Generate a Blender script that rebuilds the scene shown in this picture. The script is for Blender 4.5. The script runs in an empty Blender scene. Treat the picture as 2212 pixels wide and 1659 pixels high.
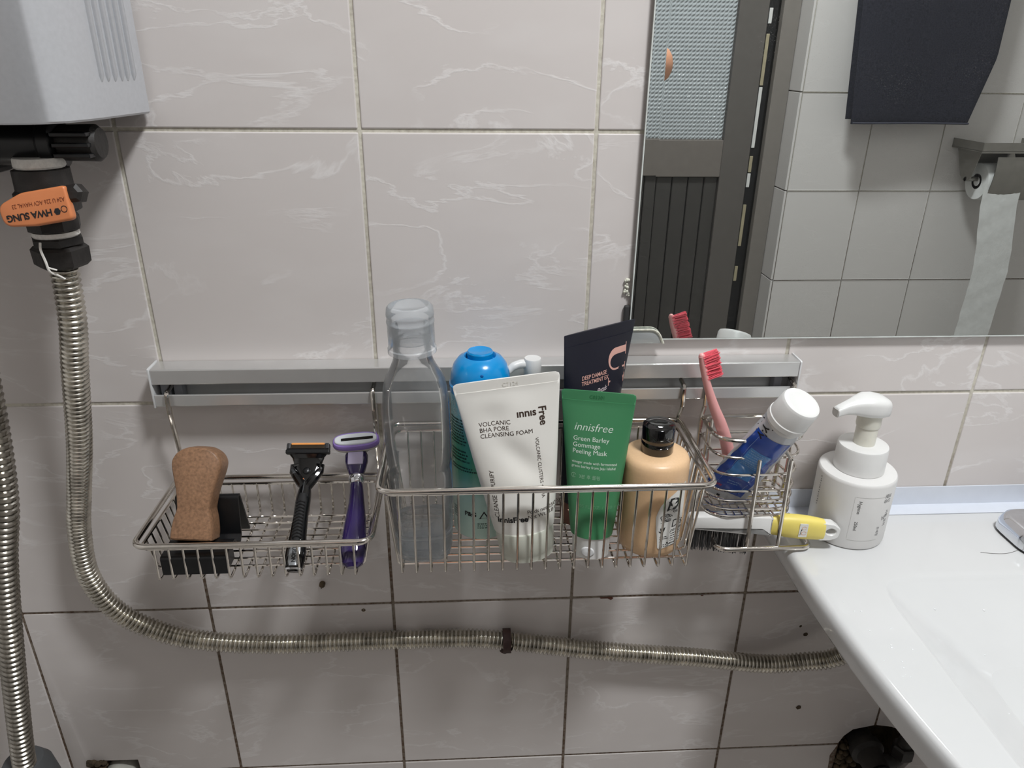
import bpy, bmesh, math, random
import numpy as np
from mathutils import Matrix, Vector
random.seed(7)
S = bpy.context.scene
COL = S.collection
PI = math.pi

# ------------------------------------------------------------------ camera
cam_d = bpy.data.cameras.new('camera')
cam = bpy.data.objects.new('camera', cam_d); COL.objects.link(cam)
cam_d.sensor_width = 36.0
cam_d.lens = 1601.13 / 2212 * 36
cam_d.clip_start = 0.01
pitch, yaw, roll = 0.420179, 0.0591241, 0.0107829
fw = Vector((math.sin(yaw)*math.cos(pitch), math.cos(yaw)*math.cos(pitch), -math.sin(pitch)))
rt = Vector((math.cos(yaw), -math.sin(yaw), 0)); up = rt.cross(fw)
r2 = rt*math.cos(roll) + up*math.sin(roll); u2 = -rt*math.sin(roll) + up*math.cos(roll)
CAM = Vector((0.49114, -0.65964, 1.36076))
cam.matrix_world = Matrix(((r2.x, u2.x, -fw.x, CAM.x), (r2.y, u2.y, -fw.y, CAM.y), (r2.z, u2.z, -fw.z, CAM.z), (0, 0, 0, 1)))
S.camera = cam

# ------------------------------------------------------------------ world, lamp, exposure
w = bpy.data.worlds.new('world'); S.world = w; w.use_nodes = True
w.node_tree.nodes['Background'].inputs[0].default_value = (0.5, 0.55, 0.6, 1)
w.node_tree.nodes['Background'].inputs[1].default_value = 0.12
LAMP = (0.945, -0.655, 2.445)
ld = bpy.data.lights.new('ceiling_lamp_light', 'AREA'); ld.shape = 'DISK'; ld.size = 0.24
ld.energy = 23.0; ld.color = (0.965, 0.985, 1.0)
lo = bpy.data.objects.new('ceiling_lamp_light', ld); COL.objects.link(lo); lo.location = LAMP
S.view_settings.view_transform = 'Standard'
S.view_settings.look = 'None'
S.view_settings.gamma = 1.0
S.view_settings.use_curve_mapping = False
S.view_settings.exposure = 0.0
S.cycles.max_bounces = 8
S.cycles.transparent_max_bounces = 24
S.cycles.sample_clamp_indirect = 25.0
S.cycles.use_guiding = False

# ------------------------------------------------------------------ materials
def lin(c):
    out = []
    for v in c:
        v /= 255.0
        out.append(v/12.92 if v <= 0.04045 else ((v+0.055)/1.055)**2.4)
    return tuple(out)
MATS = {}
def mat(name, rgb, rough=0.5, metal=0.0, spec=0.5, noise=0.06, nscale=60, bump=0.0, bscale=200, coat=0.0, sss=0.0):
    """Principled surface whose colour varies a little by noise."""
    if name in MATS: return MATS[name]
    m = bpy.data.materials.new(name); m.use_nodes = True; nt = m.node_tree
    b = nt.nodes['Principled BSDF']
    c = lin(rgb)
    tc = nt.nodes.new('ShaderNodeTexCoord')
    n = nt.nodes.new('ShaderNodeTexNoise'); n.inputs['Scale'].default_value = nscale; n.inputs['Detail'].default_value = 5
    nt.links.new(tc.outputs['Object'], n.inputs['Vector'])
    r = nt.nodes.new('ShaderNodeValToRGB')
    r.color_ramp.elements[0].position = 0.3; r.color_ramp.elements[1].position = 0.7
    r.color_ramp.elements[0].color = (*[x*(1-noise) for x in c], 1)
    r.color_ramp.elements[1].color = (*[min(1, x*(1+noise)) for x in c], 1)
    nt.links.new(n.outputs['Fac'], r.inputs['Fac']); nt.links.new(r.outputs['Color'], b.inputs['Base Color'])
    b.inputs['Roughness'].default_value = rough; b.inputs['Metallic'].default_value = metal
    b.inputs['Specular IOR Level'].default_value = spec
    b.inputs['Coat Weight'].default_value = coat; b.inputs['Coat Roughness'].default_value = 0.08
    if sss:
        b.inputs['Subsurface Weight'].default_value = sss; b.inputs['Subsurface Radius'].default_value = (0.01, 0.008, 0.006); b.inputs['Subsurface Scale'].default_value = 0.4
    if bump:
        n2 = nt.nodes.new('ShaderNodeTexNoise'); n2.inputs['Scale'].default_value = bscale; n2.inputs['Detail'].default_value = 4
        nt.links.new(tc.outputs['Object'], n2.inputs['Vector'])
        bp = nt.nodes.new('ShaderNodeBump'); bp.inputs['Strength'].default_value = bump; bp.inputs['Distance'].default_value = 0.001
        nt.links.new(n2.outputs['Fac'], bp.inputs['Height']); nt.links.new(bp.outputs['Normal'], b.inputs['Normal'])
    MATS[name] = m
    return m

def ramp_z(m, stops, z0, z1):
    """drive the base colour by height (printed colour bands)."""
    nt = m.node_tree; b = nt.nodes['Principled BSDF']
    tc = nt.nodes.new('ShaderNodeTexCoord'); sx = nt.nodes.new('ShaderNodeSeparateXYZ')
    mr = nt.nodes.new('ShaderNodeMapRange'); mr.inputs[1].default_value = z0; mr.inputs[2].default_value = z1
    r = nt.nodes.new('ShaderNodeValToRGB')
    while len(r.color_ramp.elements) < len(stops): r.color_ramp.elements.new(0.5)
    for e, (p, c) in zip(r.color_ramp.elements, stops): e.position = p; e.color = (*lin(c), 1)
    nt.links.new(tc.outputs['Object'], sx.inputs[0]); nt.links.new(sx.outputs['Z'], mr.inputs[0])
    nt.links.new(mr.outputs[0], r.inputs[0]); nt.links.new(r.outputs['Color'], b.inputs['Base Color'])

def tile_mat(name, base, vein, scale=1.0):
    m = bpy.data.materials.new(name); m.use_nodes = True; nt = m.node_tree; L = nt.links
    b = nt.nodes['Principled BSDF']
    tc = nt.nodes.new('ShaderNodeTexCoord'); oi = nt.nodes.new('ShaderNodeObjectInfo')
    mul = nt.nodes.new('ShaderNodeMath'); mul.operation = 'MULTIPLY'; mul.inputs[1].default_value = 37.0
    cmb = nt.nodes.new('ShaderNodeCombineXYZ'); add = nt.nodes.new('ShaderNodeVectorMath'); add.operation = 'ADD'
    L.new(oi.outputs['Random'], mul.inputs[0])
    for k in range(3): L.new(mul.outputs[0], cmb.inputs[k])
    L.new(tc.outputs['Object'], add.inputs[0]); L.new(cmb.outputs[0], add.inputs[1])
    mp = nt.nodes.new('ShaderNodeMapping'); mp.inputs['Rotation'].default_value = (0, math.radians(40), 0); mp.inputs['Scale'].default_value = (1.0, 1.0, 2.6)
    L.new(add.outputs[0], mp.inputs[0])
    n1 = nt.nodes.new('ShaderNodeTexNoise'); n1.inputs['Scale'].default_value = 7*scale; n1.inputs['Detail'].default_value = 6; n1.inputs['Roughness'].default_value = 0.55; n1.inputs['Distortion'].default_value = 0.5
    L.new(mp.outputs[0], n1.inputs['Vector'])
    # veins: thin band where the noise crosses 0.5
    ab = nt.nodes.new('ShaderNodeMath'); ab.operation = 'SUBTRACT'; ab.inputs[1].default_value = 0.5; L.new(n1.outputs['Fac'], ab.inputs[0])
    ab2 = nt.nodes.new('ShaderNodeMath'); ab2.operation = 'ABSOLUTE'; L.new(ab.outputs[0], ab2.inputs[0])
    mr = nt.nodes.new('ShaderNodeMapRange'); mr.inputs[1].default_value = 0.0; mr.inputs[2].default_value = 0.022; mr.inputs[3].default_value = 1.0; mr.inputs[4].default_value = 0.0
    L.new(ab2.outputs[0], mr.inputs[0])
    n2 = nt.nodes.new('ShaderNodeTexNoise'); n2.inputs['Scale'].default_value = 14*scale; n2.inputs['Detail'].default_value = 3
    L.new(add.outputs[0], n2.inputs['Vector'])
    mr2 = nt.nodes.new('ShaderNodeMapRange'); mr2.inputs[1].default_value = 0.38; mr2.inputs[2].default_value = 0.56; L.new(n2.outputs['Fac'], mr2.inputs[0])
    fac = nt.nodes.new('ShaderNodeMath'); fac.operation = 'MULTIPLY'; L.new(mr.outputs[0], fac.inputs[0]); L.new(mr2.outputs[0], fac.inputs[1])
    # blotchy cloud
    n3 = nt.nodes.new('ShaderNodeTexNoise'); n3.inputs['Scale'].default_value = 9*scale; n3.inputs['Detail'].default_value = 2; L.new(mp.outputs[0], n3.inputs['Vector'])
    mr3 = nt.nodes.new('ShaderNodeMapRange'); mr3.inputs[1].default_value = 0.5; mr3.inputs[2].default_value = 0.75; mr3.inputs[4].default_value = 0.30; L.new(n3.outputs['Fac'], mr3.inputs[0])
    mx = nt.nodes.new('ShaderNodeMath'); mx.operation = 'MAXIMUM'; L.new(fac.outputs[0], mx.inputs[0]); L.new(mr3.outputs[0], mx.inputs[1])
    mix = nt.nodes.new('ShaderNodeMix'); mix.data_type = 'RGBA'
    mix.inputs['A'].default_value = (*lin(base), 1); mix.inputs['B'].default_value = (*lin(vein), 1)
    L.new(mx.outputs[0], mix.inputs['Factor']); L.new(mix.outputs['Result'], b.inputs['Base Color'])
    rr = nt.nodes.new('ShaderNodeMapRange'); rr.inputs[3].default_value = 0.30; rr.inputs[4].default_value = 0.42; L.new(mx.outputs[0], rr.inputs[0]); L.new(rr.outputs[0], b.inputs['Roughness'])
    b.inputs['Specular IOR Level'].default_value = 0.35
    bp = nt.nodes.new('ShaderNodeBump'); bp.inputs['Strength'].default_value = 0.12; bp.inputs['Distance'].default_value = 0.001
    L.new(mx.outputs[0], bp.inputs['Height']); L.new(bp.outputs['Normal'], b.inputs['Normal'])
    return m

def grout_mat():
    m = bpy.data.materials.new('grout'); m.use_nodes = True; nt = m.node_tree; L = nt.links; b = nt.nodes['Principled BSDF']
    tc = nt.nodes.new('ShaderNodeTexCoord'); n = nt.nodes.new('ShaderNodeTexNoise'); n.inputs['Scale'].default_value = 260; n.inputs['Detail'].default_value = 5
    L.new(tc.outputs['Object'], n.inputs['Vector'])
    n2 = nt.nodes.new('ShaderNodeTexNoise'); n2.inputs['Scale'].default_value = 6; L.new(tc.outputs['Object'], n2.inputs['Vector'])
    sx = nt.nodes.new('ShaderNodeSeparateXYZ'); L.new(tc.outputs['Object'], sx.inputs[0])
    # mould and scale sit in the joints of the wet lower wall
    mr = nt.nodes.new('ShaderNodeMapRange'); mr.inputs[1].default_value = 1.06; mr.inputs[2].default_value = 0.86; L.new(sx.outputs['Z'], mr.inputs[0])
    a = nt.nodes.new('ShaderNodeMath'); a.operation = 'MULTIPLY_ADD'; a.inputs[1].default_value = 0.9; L.new(n.outputs['Fac'], a.inputs[0])
    L.new(n2.outputs['Fac'], a.inputs[2])
    s = nt.nodes.new('ShaderNodeMapRange'); s.inputs[1].default_value = 0.80; s.inputs[2].default_value = 1.25; L.new(a.outputs[0], s.inputs[0])
    mxx = nt.nodes.new('ShaderNodeMath'); mxx.operation = 'MULTIPLY_ADD'; mxx.inputs[1].default_value = 0.72; L.new(mr.outputs[0], mxx.inputs[0])
    sc = nt.nodes.new('ShaderNodeMath'); sc.operation = 'MULTIPLY'; sc.inputs[1].default_value = 0.4; L.new(s.outputs[0], sc.inputs[0]); L.new(sc.outputs[0], mxx.inputs[2])
    mix = nt.nodes.new('ShaderNodeMix'); mix.data_type = 'RGBA'
    mix.inputs['A'].default_value = (*lin((212, 208, 194)), 1); mix.inputs['B'].default_value = (*lin((92, 72, 56)), 1)
    L.new(mxx.outputs[0], mix.inputs['Factor']); L.new(mix.outputs['Result'], b.inputs['Base Color']); b.inputs['Roughness'].default_value = 0.9
    bp = nt.nodes.new('ShaderNodeBump'); bp.inputs['Strength'].default_value = 0.5; bp.inputs['Distance'].default_value = 0.001
    L.new(n.outputs['Fac'], bp.inputs['Height']); L.new(bp.outputs['Normal'], b.inputs['Normal'])
    return m

def clear_mat(name, tint=(255, 255, 255), haze=0.06, rough=0.04, hazecol=(225, 230, 233)):
    """thin clear plastic: lets light straight through, mirrors at grazing angles, a trace of haze."""
    m = bpy.data.materials.new(name); m.use_nodes = True; nt = m.node_tree; L = nt.links
    nt.nodes.remove(nt.nodes['Principled BSDF']); out = nt.nodes['Material Output']
    t = nt.nodes.new('ShaderNodeBsdfTransparent'); t.inputs[0].default_value = (*lin(tint), 1)
    g = nt.nodes.new('ShaderNodeBsdfGlossy'); g.inputs['Roughness'].default_value = rough
    d = nt.nodes.new('ShaderNodeBsdfDiffuse'); d.inputs[0].default_value = (*lin(hazecol), 1)
    lw = nt.nodes.new('ShaderNodeLayerWeight'); lw.inputs['Blend'].default_value = 0.24
    tc = nt.nodes.new('ShaderNodeTexCoord'); n = nt.nodes.new('ShaderNodeTexNoise'); n.inputs['Scale'].default_value = 30; L.new(tc.outputs['Object'], n.inputs['Vector'])
    mr = nt.nodes.new('ShaderNodeMapRange'); mr.inputs[3].default_value = haze*0.7; mr.inputs[4].default_value = haze*1.3; L.new(n.outputs['Fac'], mr.inputs[0])
    m1 = nt.nodes.new('ShaderNodeMixShader'); L.new(mr.outputs[0], m1.inputs[0]); L.new(t.outputs[0], m1.inputs[1]); L.new(d.outputs[0], m1.inputs[2])
    tl = nt.nodes.new('ShaderNodeBsdfTranslucent'); tl.inputs[0].default_value = (*lin((240, 244, 246)), 1)
    ad = nt.nodes.new('ShaderNodeMixShader'); ad.inputs[0].default_value = 0.5; L.new(tl.outputs[0], ad.inputs[1]); L.new(d.outputs[0], ad.inputs[2])
    k1 = nt.nodes.new('ShaderNodeMath'); k1.operation = 'MULTIPLY'; k1.inputs[1].default_value = 0.22; L.new(lw.outputs['Fresnel'], k1.inputs[0])  # whitish diffuse mixed in at grazing angles to paint bright edges
    m0 = nt.nodes.new('ShaderNodeMixShader'); L.new(k1.outputs[0], m0.inputs[0]); L.new(m1.outputs[0], m0.inputs[1]); L.new(ad.outputs[0], m0.inputs[2])
    k2 = nt.nodes.new('ShaderNodeMath'); k2.operation = 'MULTIPLY'; k2.inputs[1].default_value = 0.78; L.new(lw.outputs['Fresnel'], k2.inputs[0])
    m2 = nt.nodes.new('ShaderNodeMixShader'); L.new(k2.outputs[0], m2.inputs[0]); L.new(m0.outputs[0], m2.inputs[1]); L.new(g.outputs[0], m2.inputs[2])
    L.new(m2.outputs[0], out.inputs[0])
    return m

def glass_mat(name, ior=1.33, tint=(255, 255, 255), rough=0.0):
    m = bpy.data.materials.new(name); m.use_nodes = True; b = m.node_tree.nodes['Principled BSDF']
    b.inputs['Base Color'].default_value = (*lin(tint), 1); b.inputs['Transmission Weight'].default_value = 1.0
    b.inputs['Roughness'].default_value = rough; b.inputs['IOR'].default_value = ior
    return m

def water_mat():
    m = glass_mat('water', 1.33, (244, 249, 252)); nt = m.node_tree; L = nt.links; b = nt.nodes['Principled BSDF']
    t = nt.nodes.new('ShaderNodeBsdfTransparent'); d = nt.nodes.new('ShaderNodeBsdfTranslucent'); d.inputs[0].default_value = (0.86, 0.93, 1.0, 1)
    tc = nt.nodes.new('ShaderNodeTexCoord'); mp = nt.nodes.new('ShaderNodeMapping'); mp.inputs['Scale'].default_value = (8, 8, 110); L.new(tc.outputs['Object'], mp.inputs[0])
    n = nt.nodes.new('ShaderNodeTexNoise'); n.inputs['Scale'].default_value = 1.6; L.new(mp.outputs[0], n.inputs['Vector'])
    mr = nt.nodes.new('ShaderNodeMapRange'); mr.inputs[1].default_value = 0.35; mr.inputs[2].default_value = 0.65; mr.inputs[3].default_value = 0.04; mr.inputs[4].default_value = 0.75; L.new(n.outputs['Fac'], mr.inputs[0])  # pale horizontal bands painted in as light refracted by the water
    m1 = nt.nodes.new('ShaderNodeMixShader'); L.new(mr.outputs[0], m1.inputs[0]); L.new(t.outputs[0], m1.inputs[1]); L.new(d.outputs[0], m1.inputs[2])
    m2 = nt.nodes.new('ShaderNodeMixShader'); m2.inputs[0].default_value = 0.62; L.new(b.outputs[0], m2.inputs[1]); L.new(m1.outputs[0], m2.inputs[2])
    L.new(m2.outputs[0], nt.nodes['Material Output'].inputs[0]); return m
M_tile = tile_mat('wall_tile', (213, 207, 204), (226, 222, 220))
M_tile2 = tile_mat('wall_tile_plain', (208, 205, 202), (211, 208, 205))
M_grout = grout_mat()
M_steel = mat('stainless_wire', (226, 221, 214), 0.12, 1.0, noise=0.12, nscale=90)
M_hose = mat('stainless_hose', (200, 196, 186), 0.22, 1.0, noise=0.30, nscale=70)
M_chrome = mat('chrome', (222, 224, 228), 0.07, 1.0, noise=0.03)
M_alu = mat('brushed_aluminium', (216, 216, 215), 0.32, 0.72, noise=0.05, nscale=25)
M_white = mat('white_plastic', (222, 222, 220), 0.28, noise=0.02)
M_ceramic = mat('white_ceramic', (208, 209, 209), 0.10, noise=0.015, nscale=12, coat=0.4)
M_black = mat('black_plastic', (17, 18, 20), 0.32, noise=0.15)
M_blackgloss = mat('black_gloss', (10, 10, 11), 0.08, noise=0.1, coat=0.6)
M_ink = mat('dark_ink', (62, 48, 40), 0.5, noise=0.05)
M_inkblack = mat('black_ink', (28, 28, 30), 0.5, noise=0.05)
M_inkwhite = mat('white_ink', (214, 228, 216), 0.5, noise=0.03)
M_dark = mat('dark_iron', (34, 31, 29), 0.55, noise=0.4, nscale=90, bump=0.4)
M_mortar = mat('dirty_mortar', (78, 66, 50), 0.95, noise=0.6, nscale=70, bump=1.0, bscale=120)
M_ceil = mat('ceiling_white', (232, 232, 230), 0.6, noise=0.02)

# ------------------------------------------------------------------ mesh helpers
def link_mesh(name, verts, faces, m=None, parent=None, smooth=True, angle=35):
    me = bpy.data.meshes.new(name)
    me.from_pydata([tuple(v) for v in verts], [], [tuple(f) for f in faces]); me.update()
    if smooth:
        me.polygons.foreach_set('use_smooth', [True]*len(me.polygons))
        me.set_sharp_from_angle(angle=math.radians(angle))
    if m: me.materials.append(m)
    o = bpy.data.objects.new(name, me); COL.objects.link(o)
    if parent: put(o, parent)
    return o
WORLD = {}
def put(o, parent):
    o.parent = parent
    o.matrix_parent_inverse = Matrix.Translation(-Vector(WORLD.get(parent.name, (0, 0, 0))))
def thing(name, label, cat, loc=(0, 0, 0), group=None):
    o = bpy.data.objects.new(name, None); COL.objects.link(o); o.location = loc; o.empty_display_size = 0.02
    WORLD[o.name] = loc
    o['label'] = label; o['category'] = cat
    if group: o['group'] = group
    return o
def tag(o, label, cat, group=None):
    o['label'] = label; o['category'] = cat
    if group: o['group'] = group
    return o
class Geo:
    """collects verts and faces of one mesh"""
    def __init__(s): s.v = []; s.f = []; s.hard = False
    def add(s, v, f):
        k = len(s.v); s.v += [tuple(p) for p in v]; s.f += [tuple(i+k for i in q) for q in f]; return s
    def xf(s, M): s.v = [tuple(M @ Vector(p)) for p in s.v]; return s
    def make(s, name, m, parent=None, smooth=True, angle=35): return link_mesh(name, s.v, s.f, m, parent, smooth, 16 if s.hard else angle)
def loft(rings, cap0=True, cap1=True, closed_path=False):
    g = Geo(); n = len(rings[0]); v = [p for r in rings for p in r]; f = []
    m = len(rings)
    for i in range(m if closed_path else m-1):
        a = i*n; b = ((i+1) % m)*n
        for j in range(n): f.append((a+j, a+(j+1) % n, b+(j+1) % n, b+j))
    if not closed_path:
        if cap0: f.append(tuple(range(n-1, -1, -1)))
        if cap1: f.append(tuple(range((m-1)*n, m*n)))
    return g.add(v, f)
def lathe(prof, n=40, M=None, cap0=True, cap1=True, ex=None, sx=1, sy=1):
    """prof: (r,z) list; ex: superellipse exponent for squarish sections"""
    rings = []
    for r, z in prof:
        ring = []
        for k in range(n):
            t = 2*PI*k/n; c, s = math.cos(t), math.sin(t)
            if ex: c = math.copysign(abs(c)**(2/ex), c); s = math.copysign(abs(s)**(2/ex), s)
            ring.append((r*c*sx, r*s*sy, z))
        rings.append(ring)
    g = loft(rings, cap0, cap1)
    return g.xf(M) if M is not None else g
def fillet(pts, r, seg=6, closed=False):
    P = [Vector(p) for p in pts]; out = []; n = len(P)
    for i in range(n):
        if not closed and i in (0, n-1): out.append(P[i]); continue
        a, b, c = P[i-1], P[i], P[(i+1) % n]
        rr = r[i] if isinstance(r, (list, tuple)) else r
        d1 = (a-b); d2 = (c-b); l1, l2 = d1.length, d2.length
        if rr <= 0: out.append(b); continue
        d1.normalize(); d2.normalize()
        ang = d1.angle(d2); t = min(rr/math.tan(ang/2) if ang > 0.01 else rr, l1*0.49, l2*0.49)
        p1, p2 = b+d1*t, b+d2*t
        for k in range(seg+1):
            s = k/seg
            out.append(p1*(1-s)**2 + b*2*s*(1-s) + p2*s**2)
    return out
def sweep(path, r, n=8, closed=False, caps=True):
    """tube along a path; r may be a number or a list"""
    P = [Vector(p) for p in path]; m = len(P); T = []
    for i in range(m):
        if closed: t = P[(i+1) % m]-P[i-1]
        else: t = P[min(i+1, m-1)]-P[max(i-1, 0)]
        T.append(t.normalized())
    N = T[0].orthogonal().normalized(); rings = []
    for i in range(m):
        if i:
            ax = T[i-1].cross(T[i])
            if ax.length > 1e-9: N = Matrix.Rotation(T[i-1].angle(T[i]), 3, ax.normalized()) @ N
        N = (N - T[i]*N.dot(T[i])).normalized(); B = T[i].cross(N)
        rr = r[i] if isinstance(r, (list, tuple)) else r
        rings.append([P[i]+(N*math.cos(2*PI*k/n)+B*math.sin(2*PI*k/n))*rr for k in range(n)])
    return loft(rings, caps, caps, closed)
def curve(pts, k=8):
    """Catmull-Rom through pts"""
    P = [Vector(p) for p in pts]; P = [P[0]*2-P[1]]+P+[P[-1]*2-P[-2]]; out = []
    for i in range(1, len(P)-2):
        a, b, c, d = P[i-1:i+3]
        for j in range(k):
            t = j/k
            out.append(0.5*((2*b)+(c-a)*t+(2*a-5*b+4*c-d)*t*t+(3*b-a-3*c+d)*t**3))
    out.append(P[-2]); return out
def box(x0, x1, y0, y1, z0, z1, bev=0.0, seg=2):
    bm = bmesh.new(); bmesh.ops.create_cube(bm, size=1.0)
    for v in bm.verts: v.co = ((x0+x1)/2+v.co.x*(x1-x0), (y0+y1)/2+v.co.y*(y1-y0), (z0+z1)/2+v.co.z*(z1-z0))
    if bev: bmesh.ops.bevel(bm, geom=bm.edges[:], offset=bev, segments=seg, profile=0.5, affect='EDGES')
    g = Geo(); bm.verts.index_update(); g.add([v.co[:] for v in bm.verts], [[v.index for v in f.verts] for f in bm.faces]); bm.free(); g.hard = True; return g
def prism(outline, d0, d1, plane='xz', bev=0.0, seg=2):
    """outline in a plane, extruded from d0 to d1 along the third axis"""
    bm = bmesh.new()
    def P(a, b, d): return {'xz': (a, d, b), 'yz': (d, a, b), 'xy': (a, b, d)}[plane]
    lo_ = [bm.verts.new(P(a, b, d0)) for a, b in outline]; hi = [bm.verts.new(P(a, b, d1)) for a, b in outline]
    bm.faces.new(lo_); bm.faces.new(hi[::-1]); n = len(outline)
    for i in range(n): bm.faces.new((lo_[(i+1) % n], lo_[i], hi[i], hi[(i+1) % n]))
    bmesh.ops.recalc_face_normals(bm, faces=bm.faces[:])
    if bev:
        bm.edges.ensure_lookup_table()
        ed = [e for e in bm.edges if e.calc_face_angle(0) > 0.4 and any(len(f.verts) > 4 or True for f in e.link_faces)]
        bmesh.ops.bevel(bm, geom=ed, offset=bev, segments=seg, profile=0.5, affect='EDGES')
    bmesh.ops.recalc_face_normals(bm, faces=bm.faces[:])
    g = Geo(); bm.verts.index_update(); g.add([v.co[:] for v in bm.verts], [[v.index for v in f.verts] for f in bm.faces]); bm.free(); return g
def ball(c, r, n=16, sx=1, sy=1, sz=1):
    bm = bmesh.new(); bmesh.ops.create_uvsphere(bm, u_segments=n, v_segments=max(6, n//2), radius=r)
    g = Geo(); bm.verts.index_update(); g.add([(c[0]+v.co.x*sx, c[1]+v.co.y*sy, c[2]+v.co.z*sz) for v in bm.verts], [[v.index for v in f.verts] for f in bm.faces]); bm.free(); return g
def frame_m(B, T, yaw=0.0):
    """local z runs from B to T, local x is nearly world x (turned by yaw), local -y faces the room"""
    B = Vector(B); z = (Vector(T)-B).normalized(); x = Vector((math.cos(yaw), math.sin(yaw), 0)); x = (x-z*x.dot(z)).normalized(); y = z.cross(x)
    return Matrix(((x.x, y.x, z.x, B.x), (x.y, y.y, z.y, B.y), (x.z, y.z, z.z, B.z), (0, 0, 0, 1)))
def letters(body, size, fn, m, parent, name='lettering', shear=0.0, spacing=1.0, align='LEFT', rot=0.0, line=1.0, thick=0.0):
    """flat print: font outlines mapped by fn(x, y) -> world point"""
    cu = bpy.data.curves.new('print', 'FONT'); cu.body = body; cu.size = size; cu.shear = shear; cu.space_character = spacing; cu.align_x = align; cu.space_line = line
    cu.fill_mode = 'FRONT'; cu.resolution_u = 3; cu.offset = thick
    o = bpy.data.objects.new('print', cu); COL.objects.link(o)
    dg = bpy.context.evaluated_depsgraph_get(); dg.update()
    me = o.evaluated_get(dg).to_mesh()
    c, s = math.cos(rot), math.sin(rot)
    v = [fn(p.co.x*c-p.co.y*s, p.co.x*s+p.co.y*c) for p in me.vertices]; f = [tuple(p.vertices) for p in me.polygons]
    o.evaluated_get(dg).to_mesh_clear(); bpy.data.objects.remove(o); bpy.data.curves.remove(cu)
    if not v: return None
    return link_mesh(name, v, f, m, parent, smooth=False)
def flatprint(polys, fn, m, parent, name='lettering'):
    g = Geo()
    for p in polys: g.add([fn(a, b) for a, b in p], [tuple(range(len(p)))])
    return g.make(name, m, parent, smooth=False)

# ------------------------------------------------------------------ the room: tiled wall behind the rail
TW, TH, GAP = 0.2, 0.25, 0.0030
def kind(o): o['kind'] = 'structure'; return o
def grid_plane(xs, zs, y, holes, th, name):
    g = Geo()
    for i in range(len(xs)-1):
        for j in range(len(zs)-1):
            cx, cz = (xs[i]+xs[i+1])/2, (zs[j]+zs[j+1])/2
            if any(a < cx < b and c < cz < d for a, b, c, d in holes): continue
            g.add([(xs[i], y, zs[j]), (xs[i+1], y, zs[j]), (xs[i+1], y, zs[j+1]), (xs[i], y, zs[j+1])], [(0, 1, 2, 3)])
    return g.make(name, M_grout, None, smooth=False)
HOLES = [(0.0225, 0.079, 0.49, 0.571), (0.958, 1.06, 0.46, 0.580)]
XL, XR, YB, ZC = -0.4, 2.2, -1.358, 2.5
wall_back = kind(grid_plane([XL, 0.0225, 0.079, 0.958, 1.06, XR], [0, 0.46, 0.49, 0.571, 0.580, ZC], 0.0011, HOLES, 0, 'wall_back'))
wall_back['label'] = 'marbled pinkish-grey tiled wall carrying the steel rail and mirror'
tile_g = box(-TW/2+GAP/2, TW/2-GAP/2, 0, 0.007, -TH/2+GAP/2, TH/2-GAP/2, 0.0011, 2)
proto = tile_g.make('tile', M_tile, wall_back, smooth=False); TILE_ME = proto.data
first = True
def add_tile(parent, loc, me=None, rot=None):
    global first
    if first and me is None: o = proto; first = False
    else:
        o = bpy.data.objects.new('tile', me or TILE_ME); COL.objects.link(o); put(o, parent)
    o.location = loc
    if rot: o.rotation_euler = rot
    return o
def cut_tile(parent, outline): return prism(outline, 0.0, 0.007, 'xz', 0.0009).make('tile', M_tile, parent)
rows = [1.3-TH*k for k in range(-4, 6)]     # lower joint heights
h = GAP/2
for i in range(-2, 11):
    for zb in rows:
        if zb < -0.01 or zb > 2.4: continue
        x0, x1, z0, z1 = i*TW+h, (i+1)*TW-h, zb+h, zb+TH-h
        key = (i, round(zb, 2))
        if key == (0, 0.55): cut_tile(wall_back, [(x0, z0), (0.021, z0), (0.0215, 0.566), (0.030, 0.5725), (0.0795, 0.5715), (0.080, z0), (x1, z0), (x1, z1), (x0, z1)])
        elif key == (0, 0.3): cut_tile(wall_back, [(x0, z0), (x1, z0), (x1, z1), (0.080, z1), (0.080, 0.49), (0.021, 0.49), (0.021, z1), (x0, z1)])
        elif key == (4, 0.55): cut_tile(wall_back, [(x0, z0), (0.957, z0), (0.962, 0.564), (0.972, 0.575), (x1, 0.581), (x1, z1), (x0, z1)])
        elif key == (5, 0.55): cut_tile(wall_back, [(x0, 0.581), (1.022, 0.577), (1.04, 0.568), (1.055, 0.560), (1.06, z0), (x1, z0), (x1, z1), (x0, z1)])
        elif key == (4, 0.3): cut_tile(wall_back, [(x0, z0), (x1, z0), (x1, 0.465), (0.975, 0.475), (0.952, 0.505), (0.950, 0.530), (0.957, z1), (x0, z1)])
        elif key == (5, 0.3): cut_tile(wall_back, [(x0, z0), (x1, z0), (x1, z1), (1.06, z1), (1.062, 0.51), (1.04, 0.47), (x0, 0.465)])
        elif zb > 2.2: cut_tile(wall_back, [(x0, z0), (x1, z0), (x1, ZC-0.003), (x0, ZC-0.003)])
        else: add_tile(wall_back, ((i+0.5)*TW, random.uniform(-0.0003, 0.0003), zb+TH/2))
def recess(x0, x1, z0, z1, d):
    g = Geo()
    P = [(x0, 0.004, z0), (x1, 0.004, z0), (x1, 0.004, z1), (x0, 0.004, z1), (x0, d, z0), (x1, d, z0), (x1, d, z1), (x0, d, z1)]
    g.add(P, [(4, 5, 6, 7), (0, 1, 5, 4), (1, 2, 6, 5), (2, 3, 7, 6), (3, 0, 4, 7)])
    return g.make('wall_recess', M_mortar, wall_back, smooth=False)
for q in HOLES: recess(q[0]-0.004, q[1]+0.004, q[2]-0.004, q[3]+0.003, 0.06)
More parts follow.
